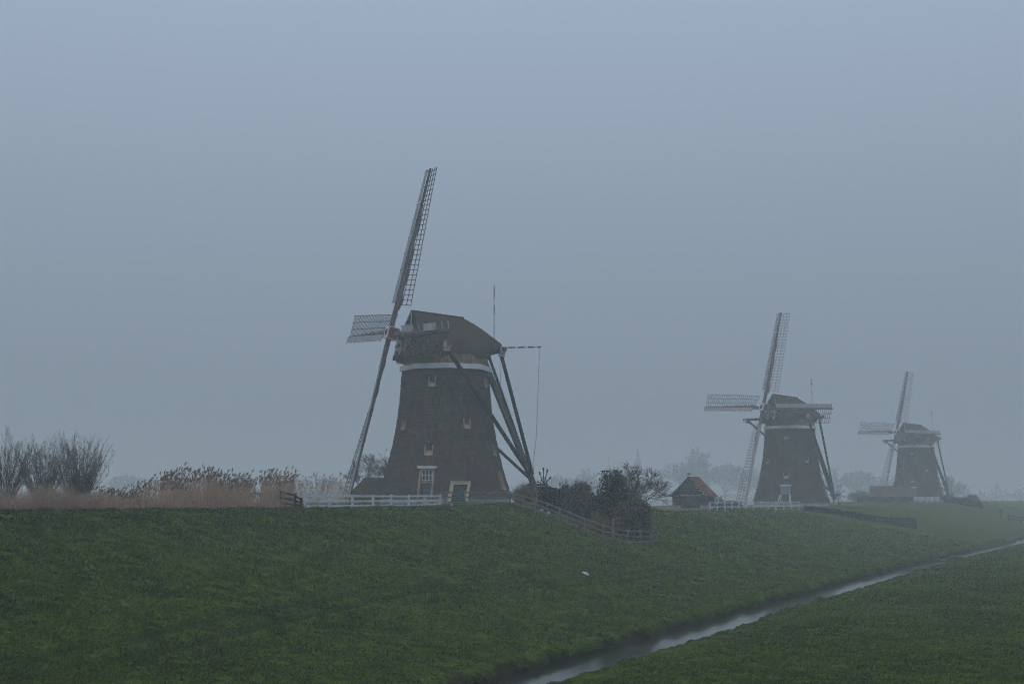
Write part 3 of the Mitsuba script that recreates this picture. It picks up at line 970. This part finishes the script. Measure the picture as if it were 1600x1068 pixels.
def willow(label, px, Dm, hgt, spread, seed, n_shoots=150):
    rg = np.random.default_rng(seed)
    x, y, z = at(px, Dm)
    z, zg = 3.75, z
    k = thing('willow_tree', label, 'willow')
    trunk = [((x, y, zg - .4), (x + .05, y, z + .5), .26, .21), ((x + .05, y, z + .5), (x, y, z + .95), .21, .28), ((x, y, z + .95), (x, y, z + 1.2), .28, .16)]
    put(k, 'trunk', mikit.ply(tubes(*[np.array([t[i] for t in trunk], float) for i in range(4)], 8)), 'bark')
    P0, P1, R0, R1 = [], [], [], []
    for s in range(n_shoots):
        az = rg.uniform(0, 2 * math.pi)
        tilt = math.sqrt(rg.uniform(0, 1)) * .62 * spread
        d = np.array([math.sin(tilt) * math.cos(az), math.sin(tilt) * math.sin(az), math.cos(tilt)])
        p = np.array([x, y, z + 1.0]) + d * np.array([.75, .75, .3])
        L_ = hgt * rg.uniform(.65, 1.0) * (1 - .28 * tilt)
        r = rg.uniform(.013, .025)
        ns = 6
        for j in range(ns):
            d = d + np.array([0, 0, .06]) + rg.normal(0, .045, 3)
            d /= np.linalg.norm(d)
            q = p + d * L_ / ns
            P0.append(p); P1.append(q); R0.append(r); R1.append(r * .8)
            if j >= 1:
                for _ in range(rg.integers(0, 3)):
                    dd = d + rg.normal(0, .32, 3)
                    dd /= np.linalg.norm(dd)
                    m_ = q + dd * L_ * rg.uniform(.1, .22)
                    P0.append(q); P1.append(m_); R0.append(max(r * .5, .011)); R1.append(.008)
            p, r = q, r * .8
    put(k, 'crown', mikit.ply(tubes(P0, P1, R0, R1, 3)), 'willow_twig')


willow('leftmost pollard willow of bare shoots, cut by the left photo edge', 6, 72, 3.3, 1.0, 1, 125)
willow('bare pollard willow second from the left edge, upright shoots over red reeds', 66, 76, 3.4, .95, 2, 135)
willow('bare pollard willow farthest from the left edge, widest fan of shoots', 122, 73, 3.35, 1.1, 3, 165)


def bare_tree(name, label, x, y, z, hgt, seed, kids=4, depth=4, angle=.55, category='tree', mat='twig', scale_r=1.0, trunk_frac=.22, twig=.012, group=None, wide=1.0):
    rg = np.random.default_rng(seed)
    TWIG[0] = twig
    k = thing(name, label, category, group)
    segs = grow(rg, np.array([x, y, z - .2]), np.array([0, 0, 1.0]), hgt * trunk_frac * 1.6, hgt * .018 * scale_r, depth, [], kids, angle, .05, .09)
    top = max(s[1][2] for s in segs)
    f_ = hgt / max(top - z, .1)
    segs = [((np.array(a) - (x, y, z)) * f_ + (x, y, z), (np.array(b) - (x, y, z)) * f_ + (x, y, z), r0, r1, d_) for a, b, r0, r1, d_ in segs]
    W_ = np.array([wide, wide, 1.0])
    segs = [((a - (x, y, z)) * W_ + (x, y, z), (b - (x, y, z)) * W_ + (x, y, z), r0, r1, d_) for a, b, r0, r1, d_ in segs]
    tr, cr = plant_meshes(segs, depth)
    put(k, 'trunk', tr, 'bark')
    put(k, 'crown', cr, mat)
    return k


def P(px, Dm):
    return at(px, Dm)


bare_tree('bare_tree', 'bare thin tree behind the largest windmill, crossed by its lower sail', *P(562, 126), 4.4, 26, kids=3, depth=5, angle=.46, twig=.012, wide=1.35)
bare_tree('bare_tree', 'bare twiggy tree between the outbuilding and the thatched side of the largest windmill', *P(594, 124), 4.9, 27, kids=3, depth=5, angle=.42, twig=.012, wide=1.3)
bare_tree('bare_tree', 'broad bare tree spreading above the dark round bushes right of the largest windmill', *P(1003, 98), 4.8, 29, kids=3, depth=5, angle=.6, scale_r=1.5, twig=.017, wide=1.5)
bare_tree('bare_shrub', 'small bare shrub behind the dark hedge beside the orange roofed shed', *P(1122, 172), 1.9, 24, kids=4, depth=3, angle=.6, category='shrub')


def leaf_cloud(rg, n, center, radii, leaf, clumps=26, hollow=.55, flat=False):
    """Leaf-sized quads spread through clumps on and in an uneven ellipsoid."""
    c = rg.normal(0, 1, (clumps, 3))
    c /= np.linalg.norm(c, axis=1, keepdims=True)
    c *= rg.uniform(hollow, 1.0, (clumps, 1))
    cs = rg.uniform(.18, .36, clumps)
    w = rg.integers(0, clumps, n)
    p = c[w] + np.clip(rg.normal(0, 1, (n, 3)), -1.7, 1.7) * cs[w][:, None] * .55
    inner = rg.random(n) < .3
    p[inner] = rg.normal(0, .36, (inner.sum(), 3))
    p = p * np.asarray(radii) + np.asarray(center)
    a = rg.normal(0, 1, (n, 3)); a /= np.linalg.norm(a, axis=1, keepdims=True)
    b = np.cross(a, rg.normal(0, 1, (n, 3))); b /= np.linalg.norm(b, axis=1, keepdims=True)
    s = leaf * rg.uniform(.6, 1.4, (n, 1))
    V = np.stack([p - a * s, p + b * s * .5, p + a * s, p - b * s * .5], 1).reshape(-1, 3)
    q = np.arange(n)[:, None] * 4
    return V, np.vstack([q + [0, 1, 2], q + [0, 2, 3]])


def bush(name, label, px, Dm, w, h, seed, leaf_mat, n=7000, leaf=.075, twigs=260, twig_mat='twig', category='bush', depth_w=None, dz=0.0, clumps=30):
    rg = np.random.default_rng(seed)
    x, y, z = at(px, Dm)
    z += dz
    k = thing(name, label, category)
    P0, P1, R0, R1 = [], [], [], []
    for s in range(twigs):
        az = rg.uniform(0, 2 * math.pi)
        t = rg.uniform(0, 1) ** .7
        e = np.array([x + w / 2 * t * math.cos(az) * 1.02, y + (depth_w or w) / 2 * t * math.sin(az), z + h * math.sqrt(max(0, 1 - .8 * t * t)) * rg.uniform(.75, 1.12)])
        b0 = np.array([x + .3 * w * t * math.cos(az) * .5, y + .15 * w * t * math.sin(az), z - .1])
        m_ = (b0 + e) / 2 + rg.normal(0, .09, 3) + np.array([.12 * w * t * math.cos(az), .1 * w * t * math.sin(az), 0])
        P0 += [b0, m_]; P1 += [m_, e]; R0 += [.016, .011]; R1 += [.011, .005]
        for _ in range(2):
            e2 = e + rg.normal(0, .2, 3) + np.array([0, 0, .1]); f_ = m_ + (e - m_) * rg.uniform(.3, .8)
            P0.append(f_); P1.append(e2); R0.append(.007); R1.append(.004)
    put(k, 'stems', mikit.ply(tubes(P0, P1, R0, R1, 3)), twig_mat)
    if n:
        put(k, 'foliage', mikit.ply(leaf_cloud(rg, n, (x, y, z + h * .5), (w * .48, (depth_w or w) * .48, h * .5), leaf, clumps)), leaf_mat)
    return k


bush('bush', 'loose reddish brown bush above the rail fence, right of the dark clipped hedge', 906, 96, 2.3, 2.4, 31, 'brown_leaf', 5200, .07, 420)
bush('evergreen_bush', 'tall dark rounded evergreen bush under the bare tree', 961, 92.5, 2.6, 3.9, 32, 'dark_leaf', 17000, .08, 60, clumps=40)
bush('bush', 'wide olive brown bush filling the right corner of the rail fence', 990, 91.5, 2.5, 2.9, 33, 'olive_leaf', 12000, .075, 200, clumps=40)
bush('dry_shrub', 'thin tan dry shrub at the foot of the tail pole', 822, 107, 2.4, 1.3, 34, 'olive_leaf', 500, .06, 420, 'dry_stem', 'shrub')
bush('leafy_shrub', 'upright shrub with large leaves rising behind the clipped hedge', 884, 99.5, 1.1, 2.0, 35, 'dark_leaf', 420, .13, 60, 'twig', 'shrub')
bush('dry_shrub', 'knee high tangle of dry stems under the evergreen, inside the rail fence', 940, 90, 2.2, .9, 36, 'olive_leaf', 700, .06, 300, 'dry_stem', 'shrub')


def hedge(label, x0, y0, x1, y1, h, th, seed, n, leaf=.09, mat='hedge_leaf', zoff=0):
    rg = np.random.default_rng(seed)
    k = thing('hedge', label, 'hedge')
    d = np.array([x1 - x0, y1 - y0]); L_ = np.hypot(*d); d /= L_
    nn_ = np.array([-d[1], d[0]])
    a = rg.uniform(0, L_, n); b = rg.uniform(-.5, .5, n); b = np.sign(b) * (.5 - .5 * (1 - 2 * np.abs(b)) ** 2) * th; c = rg.uniform(0, 1, n) ** .8
    X_, Y_ = x0 + d[0] * a + nn_[0] * b, y0 + d[1] * a + nn_[1] * b
    p = np.stack([X_, Y_, H(X_, Y_) + zoff + c * h * (1 + .08 * np.sin(a * 2.1)) + rg.normal(0, .03, n)], 1)
    aa = rg.normal(0, 1, (n, 3)); aa /= np.linalg.norm(aa, axis=1, keepdims=True)
    bb = np.cross(aa, rg.normal(0, 1, (n, 3))); bb /= np.linalg.norm(bb, axis=1, keepdims=True)
    s = leaf * rg.uniform(.6, 1.4, (n, 1))
    V = np.stack([p - aa * s, p + bb * s * .6, p + aa * s, p - bb * s * .6], 1).reshape(-1, 3)
    q = np.arange(n)[:, None] * 4
    put(k, 'foliage', mikit.ply((V, np.vstack([q + [0, 1, 2], q + [0, 2, 3]]))), mat)
    ns = 40
    sa = np.linspace(.1, L_ - .1, ns)
    sx_, sy_ = x0 + d[0] * sa, y0 + d[1] * sa
    sz = H(sx_, sy_) + zoff
    put(k, 'stems', mikit.ply(tubes(np.stack([sx_, sy_, sz - .1], 1), np.stack([sx_, sy_, sz + h * .8], 1), np.full(ns, .02), np.full(ns, .01), 3)), 'bark')
    return k


hedge('dark clipped hedge block at the foot of the winch wheel of the largest windmill', 2.0, 98.6, 3.75, 97.6, 1.5, .8, 41, 9000, .07)
hedge('low dark hedge between the orange roofed shed and the middle windmill', 23.3, 171, 28.0, 174, .95, .8, 42, 4500, .09)
hedge('dark sloping hedge along the right foot of the middle windmill', 34.6, 167.5, 43.5, 170, .55, .8, 43, 6000, .08)
hedge('dark hedge before the long brown roofed shed', 62.5, 255.5, 78.0, 259, .75, 1.5, 44, 7000, .16)
hedge('dark hedge mound at the right foot of the farthest windmill', 79.5, 258.5, 85.8, 261, 1.1, 2.4, 45, 9000, .17)
bush('bush', 'small pale bush right of the farthest windmill hedge', 1518, 262, 3.6, 1.9, 46, 'olive_leaf', 3200, .16, 120)
bush('bush', 'tan leafless bush between the middle and farthest windmills', 1345, 300, 6.0, 2.2, 47, 'olive_leaf', 2200, .16, 260, 'dry_stem')


# ------------------------------------------------------------------ reeds
def reeds(name, label, rows, stalk_mat, plume_mat, seed, plume=True):
    """rows: (px0, px1, D0, D1, count, height0, height1): stalks with a drooping leaf and a dark plume."""
    rg = np.random.default_rng(seed)
    Xs, Ys, Hs = [], [], []
    for p0, p1, d0, d1, cnt, h0, h1 in rows:
        cnt = int(cnt * .55)
        t = rg.random(cnt)
        tan = (p0 + (p1 - p0) * t - 800) / 2200
        Dm = rg.uniform(d0, d1, cnt) / (ST - tan * CT)          # d0, d1: metres across the dike
        Xs.append(tan * Dm)
        Ys.append(Dm)
        clump_ = meshkit.fbm(np.stack([Xs[-1] * .9, Ys[-1] * .9, 0 * t], 1), 2, seed)
        Hs.append((h0 + (h1 - h0) * t) * (.42 + .9 * clump_) * rg.uniform(.75, 1.1, cnt))
    X_, Y_, H_ = map(np.concatenate, (Xs, Ys, Hs))
    n = len(X_)
    b = np.stack([X_, Y_, H(X_, Y_) - .05], 1)
    ld = rg.normal(0, .09, (n, 2)) + np.array([.05, 0])
    m_ = b + np.stack([ld[:, 0] * H_ * .4, ld[:, 1] * H_ * .4, H_ * .55], 1)
    t_ = b + np.stack([ld[:, 0] * H_ * 1.1, ld[:, 1] * H_ * 1.1, H_], 1)
    r = rg.uniform(.006, .010, n)
    stalk = join([tubes(b, m_, r, r * .8, 3), tubes(m_, t_, r * .8, r * .5, 3)])
    lf0 = b + (t_ - b) * rg.uniform(.3, .75, (n, 1))
    la = rg.uniform(0, 2 * math.pi, n)
    lf1 = lf0 + np.stack([np.cos(la) * .28, np.sin(la) * .28, rg.uniform(-.1, .28, n)], 1)
    leafm = tubes(lf0, lf1, np.full(n, .011), np.full(n, .002), 3)
    k = name
    labels[k] = {'label': label, 'category': 'reeds', 'kind': 'stuff'}
    put(k, 'stalks', mikit.ply(join([stalk, leafm])), stalk_mat)
    if plume:
        sel = rg.random(n) < .62
        tp = t_[sel]
        droop = tp + np.stack([rg.normal(.07, .05, sel.sum()), rg.normal(0, .05, sel.sum()), rg.uniform(.0, .14, sel.sum())], 1)
        base_ = tp - (t_ - m_)[sel] * .12
        put(k, 'plumes', mikit.ply(join([tubes(base_, tp, np.full(sel.sum(), .012), np.full(sel.sum(), .034), 4), tubes(tp, droop, np.full(sel.sum(), .034), np.full(sel.sum(), .006), 4)])), plume_mat)


reeds('tall_reeds', 'tall tan reeds with dark plumes along the dike crest left of the largest windmill',
      [(208, 262, 42.5, 46, 520, 1.1, 1.75), (255, 330, 42.3, 46.5, 1300, 1.95, 1.8), (325, 396, 42.3, 46.5, 1500, 1.78, 1.75), (392, 412, 42.5, 46, 120, .95, .95), (409, 460, 42.3, 46.5, 1100, 1.85, 1.9),
       (155, 215, 42.5, 46, 800, 1.0, 1.1), (455, 545, 52, 62, 800, 2.3, 2.1)], 'reed_stalk', 'reed_plume', 51)
reeds('red_reeds', 'low reddish brown dead reeds under the bare willows at the left edge',
      [(-120, 60, 41.6, 46, 2600, 1.05, 1.1), (55, 165, 41.6, 46, 2400, 1.15, 1.0), (160, 260, 41.6, 45, 1000, .75, .65), (250, 470, 41.4, 44, 1500, .5, .5)], 'red_reed', 'reed_plume', 52, plume=False)


reeds('dry_grass', 'pale reddish dry grass standing around the foot of the orange roofed shed',
      [(1022, 1062, 42, 45, 520, .75, .8), (1060, 1096, 44, 46, 300, .35, .35), (1092, 1114, 43, 46, 420, .8, .9), (1440, 1500, 33, 34.5, 500, .5, .4)], 'red_reed', 'reed_plume', 53, plume=False)


# ------------------------------------------------------------------ far trees in the fog
def far_variant(seed):
    rg = np.random.default_rng(seed)
    TWIG[0] = .055
    segs = grow(rg, np.array([0, 0, -1.0]), np.array([0, 0, 1.0]), 6.5, .35, 4, [], 4, .52, .06, .08)
    top = max(s[1][2] for s in segs)
    f_ = 20 / top
    segs = [(np.array(a) * f_, np.array(b) * f_, max(r0, .05) * f_, max(r1, .045) * f_, d_) for a, b, r0, r1, d_ in segs]
    return plant_meshes(segs, 4)


FAR = [far_variant(s) for s in (61, 62, 63)]
FARGROUP = 'bare trees fading into the fog'


def far_tree(label, px, Dm, h, w=1.0, var=0):
    k = thing('far_tree', label, 'tree', FARGROUP)
    Dm, h = Dm * 1.35, h * 1.35
    x = (px - 800) / 2200 * Dm * .995
    M = trans(x, Dm, 1.0) @ rotz(px * .7) @ scl(h / 20 * w, h / 20 * w, h / 20)
    put(k, 'trunk', FAR[var][0], 'far_twig', M)
    put(k, 'crown', FAR[var][1], 'far_twig', M)


for (px, Dm, h, w, var, lab) in [
    (190, 560, 12, 1.2, 0, 'faint bare tree right of the pollard willows, left one of the pair'),
    (232, 600, 12, 1.4, 1, 'faint bare tree right of the pollard willows, right one of the pair'),
    (470, 760, 12, 1.6, 2, 'faint low tree in the fog above the gap between reeds and dark fence end'),
    (520, 740, 13, 1.5, 0, 'faint low tree in the fog left of the lower sail of the largest windmill'),
    (880, 520, 11, 1.3, 1, 'faint bare tree over the leafy shrub right of the largest tail pole'),
    (915, 500, 12.5, 1.4, 2, 'faint bare tree behind the reddish brown bush, second right of the tail pole'),
    (955, 540, 14, 1.4, 0, 'faint bare tree rising behind the dark evergreen bush'),
    (1062, 500, 16, 1.2, 1, 'hazy bare tree above the left roof edge of the orange roofed shed'),
    (1095, 480, 18.5, 1.3, 2, 'tallest hazy bare tree, above the orange roof of the shed'),
    (1132, 520, 15, 1.2, 0, 'hazy bare tree just left of the lower sail of the middle windmill'),
    (1160, 540, 13, 1.2, 1, 'hazy bare tree behind the lower sail of the middle windmill'),
    (1305, 560, 14, 1.2, 2, 'hazy bare tree just right of the tail pole of the middle windmill'),
    (1338, 540, 13, 1.3, 0, 'hazy bare tree midway between the middle and farthest windmills'),
    (1372, 560, 12.5, 1.2, 1, 'hazy bare tree left of the lower sail of the farthest windmill'),
    (1400, 600, 12, 1.2, 2, 'hazy bare tree behind the farthest windmill and its long shed'),
    (1488, 430, 9.5, .55, 0, 'slim hazy tree right of the farthest windmill, the taller of two'),
    (1506, 440, 8.0, .55, 1, 'slim hazy tree right of the farthest windmill, the shorter of two'),
    (1562, 900, 13, .8, 2, 'lone tiny hazy tree near the right photo edge')]:
    far_tree(lab, px, Dm, h * 1.16, w, var)

for px, Dm, h, w, var in ((1042, 560, 15, 1.1, 2), (1078, 600, 18, 1.3, 0), (1112, 620, 18, 1.2, 1), (1148, 620, 15, 1.1, 2), (895, 600, 13, 1.3, 0), (936, 620, 15, 1.3, 1), (975, 640, 15, 1.3, 2)):
    far_tree('one of the faint bare trees massed in the fog behind the shed and round bushes', px, Dm, h, w, var)
for px, Dm, h, w, var in ((1322, 620, 15, 1.3, 0), (1355, 640, 14, 1.3, 2), (1388, 660, 13, 1.3, 1), (1290, 640, 14, 1.2, 1)):
    far_tree('one of the faint bare trees massed in the fog between the middle and farthest windmills', px, Dm, h, w, var)

# low wooded horizon that reads as one mass in the fog
hz = []
rg = np.random.default_rng(71)
for px in np.arange(-60, 1700, 6.0):
    Dm = rg.uniform(950, 1100)
    h = rg.uniform(7, 11) * (1.15 if px > 1480 else .9)
    x = (px - 800) / 2200 * Dm
    hz.append(leaf_cloud(rg, 90, (x, Dm, 1 + h * .45), (8, 4, h * .5), 1.1, 8))
scene['far_wood'] = mikit.ply(join(hz), 'far_twig')
labels['far_wood'] = {'label': 'low pale line of woods on the foggy horizon', 'category': 'wood', 'kind': 'stuff'}

# church tower with a spire, barely visible
k = thing('church_tower', 'barely visible church tower with a pointed spire in the fog above the bare tree', 'church tower')
cx, cy = (996 - 800) / 2200 * 900, 900.0
box(k, 'tower', (cx, cy, 12.0), (5.0, 5.0, 24.0), 'brick')
sp = trimesh.creation.cone(radius=2.9, height=14.0, sections=8)
put(k, 'spire', mikit.ply(sp), 'dark_timber', trans(cx, cy, 24.0))
box(k, 'belfry_opening', (cx, cy - 2.52, 20.5), (1.4, .1, 3.0), 'black_timber')
box(k, 'belfry_opening', (cx - 2.52, cy, 20.5), (.1, 1.4, 3.0), 'black_timber')


# ------------------------------------------------------------------ small things
def white_jetty():
    k = thing('white_railing', 'small white board railing on posts in front of the farthest windmill', 'railing')
    x0, x1, y = 72.3, 76.4, 254.0
    z = 4.75
    for j, x in enumerate(np.linspace(x0, x1, 5)):
        beam(k, 'post', (x, y, z - 1.9), (x, y, z + .65), .16, .16, 'white_paint', up=(0, 1, 0))
    for zz_ in (.1, .38, .62):
        beam(k, 'rail', (x0 - .3, y - .1, z + zz_), (x1 + .3, y - .1, z + zz_), .05, .2, 'white_paint')
    beam(k, 'deck', (x0 - .3, y + .8, z - .1), (x1 + .3, y + .8, z - .1), 1.5, .1, 'fence_wood')


white_jetty()


def stairs():
    k = thing('white_stair', 'white railed stair leading up to the door of the middle windmill', 'stair')
    F = trans(38.47, 195.1, 4.2) @ rotz(math.radians(-87.7)) @ rotz(face_az(0))
    for sgn in (-1, 1):
        beam(k, 'handrail', (5.1, sgn * .66, 1.45), (6.5, sgn * .8, .35), .09, .12, 'white_paint', F)
        beam(k, 'post', (5.15, sgn * .66, 0), (5.15, sgn * .66, 1.5), .1, .1, 'white_paint', F, up=(0, 1, 0))
        beam(k, 'post', (6.45, sgn * .8, -.5), (6.45, sgn * .8, .5), .1, .1, 'white_paint', F, up=(0, 1, 0))
    for j in range(4):
        box(k, 'step', (5.3 + j * .32, 0, .32 - j * .2), (.32, 1.2, .08), 'grey_board', F)


stairs()

for px, Dm, h, lab in ((1563, 236, 1.6, 'lone dark post in the far meadow, taller of two'), (1575, 238, .8, 'short dark post in the far meadow, right of the taller one')):
    k = thing('field_post', lab, 'post')
    x, y, z = at(px, Dm)
    beam(k, 'shaft', (x, y, z - .3), (x, y, z + h * .8), .14, .14, 'black_timber', up=(0, 1, 0))
    box(k, 'head', (x, y, z + h * .9), (.42, .3, h * .22), 'black_timber')

k = thing('garden_post', 'stout weathered wooden post inside the rail fence below the evergreen bush', 'post')
x, y, z = at(957, 89.2)
beam(k, 'shaft', (x, y, z - .3), (x + .04, y, z + 1.25), .17, .17, 'fence_wood', up=(0, 1, 0))
beam(k, 'arm', (x - .05, y - .1, z + 1.05), (x + .5, y - .1, z + 1.35), .07, .07, 'fence_wood')

for j, (px, Dm, s_, lab) in enumerate([(846, 97.2, .11, 'white stone on the slope below the winch wheel'), (706, 97.2, .1, 'small white stone at the foot of the green cellar door'), (856, 95.6, .13, 'pale stone lying by the rail fence below the clipped hedge')]):
    rg = np.random.default_rng(80 + j)
    m = trimesh.creation.icosphere(subdivisions=2, radius=s_)
    vv = m.vertices * (1 + .35 * (meshkit.noise(m.vertices * 6 + j * 9, 3)[:, None] - .5)) * np.array([1.2, .9, .7])
    x, y, z = at(px, Dm)
    key = thing('stone', lab, 'stone')
    put(key, None, mikit.ply((vv, m.faces), smooth=50), 'plaster', trans(x, y, z + s_ * .4))

# molehills and dark clods on the slope
for j, (px, Dm, s_, lab) in enumerate([(108, 58.5, .17, 'dark molehill on the dike slope below the willows'), (380, 63.0, .15, 'dark molehill high on the slope below the tall reeds'), (855, 84.0, .16, 'dark molehill on the slope left of the rail fence'),
                                       (1487, 150.0, .3, 'dark clod in the far meadow below the farthest windmill')]):
    m = trimesh.creation.icosphere(subdivisions=3, radius=1.0)
    vv = m.vertices * (1 + .5 * (meshkit.fbm(m.vertices * 3 + j * 7, 3, 2)[:, None] - .5)) * np.array([1.5, 1.2, .75]) * s_
    x, y, z = at(px, Dm)
    key = thing('molehill', lab, 'molehill')
    put(key, None, mikit.ply((vv, m.faces), smooth=50), 'molehill_soil', trans(x, y, z))
matte('molehill_soil', (.022, .018, .014))


def bird():
    import manifold3d as m3
    J = {'tail': ((.25, .02, .17), .022), 'rump': ((.15, .01, .21), .06), 'body': ((.03, 0, .245), .088), 'breast': ((-.08, 0, .275), .078), 'neck': ((-.125, 0, .355), .042), 'head': ((-.14, 0, .425), .046), 'bill': ((-.215, 0, .405), .012)}
    parts = []
    for a, b in (('tail', 'rump'), ('rump', 'body'), ('body', 'breast'), ('breast', 'neck'), ('neck', 'head'), ('head', 'bill')):
        sp = [m3.Manifold.sphere(J[q][1], 20).translate(J[q][0]) for q in (a, b)]
        parts.append(m3.Manifold.batch_hull(sp))
    body = m3.Manifold.batch_boolean(parts, m3.OpType.Add).refine_to_length(.014)
    me = body.to_mesh()
    tm = trimesh.Trimesh(np.array(me.vert_properties[:, :3], float), np.array(me.tri_verts), process=True)
    trimesh.smoothing.filter_taubin(tm, iterations=8)
    v = tm.vertices
    col = np.tile([.74, .73, .76], (len(v), 1))
    col[v[:, 2] > .385] = (.012, .018, .015)
    col[v[:, 0] < -.185] = (.25, .06, .03)
    band = (v[:, 0] < -.05) & (v[:, 2] < .285) & (v[:, 2] > .2)
    col[band] = (.16, .07, .045)
    wing = (np.abs(v[:, 1]) > .055) & (v[:, 0] > 0) & (v[:, 2] > .25)
    col[wing] = (.55, .58, .66)
    col[(v[:, 2] < .185) & (v[:, 0] > -.03) & (v[:, 0] < .12)] = (.03, .028, .03)
    col[v[:, 0] > .225] = (.06, .055, .06)
    k = thing('bird', 'single white duck with a black head standing on the grass slope', 'bird')
    x, y = 3.53, 68.9
    M = trans(x, y, float(H(x, y)) + .03) @ rotz(math.radians(14)) @ scl(.9)
    put(k, 'body', mikit.ply(tm, smooth=True, color=col), 'feather', M)
    for sgn in (-1, 1):
        put(k, 'leg', mikit.ply(strip_mesh([(.03 + .03 * sgn, sgn * .035, .2), (.02 + .03 * sgn, sgn * .04, .1), (.03 + .03 * sgn, sgn * .04, 0), (-.03 + .03 * sgn, sgn * .045, -.01)], [.014, .011, .01, .012], 6)), 'brick', M)


bird()

# ------------------------------------------------------------------ fog
scene['haze'] = {'type': 'cube', 'to_world': TW(trans(500, 2000, 18.75) @ scl(4600, 4200, 20.25)), 'bsdf': {'type': 'null'}, 'interior': {'type': 'ref', 'id': 'haze_medium'}}
labels['haze'] = {'label': 'grey blue morning fog filling the air over the polder', 'category': 'fog', 'kind': 'stuff'}
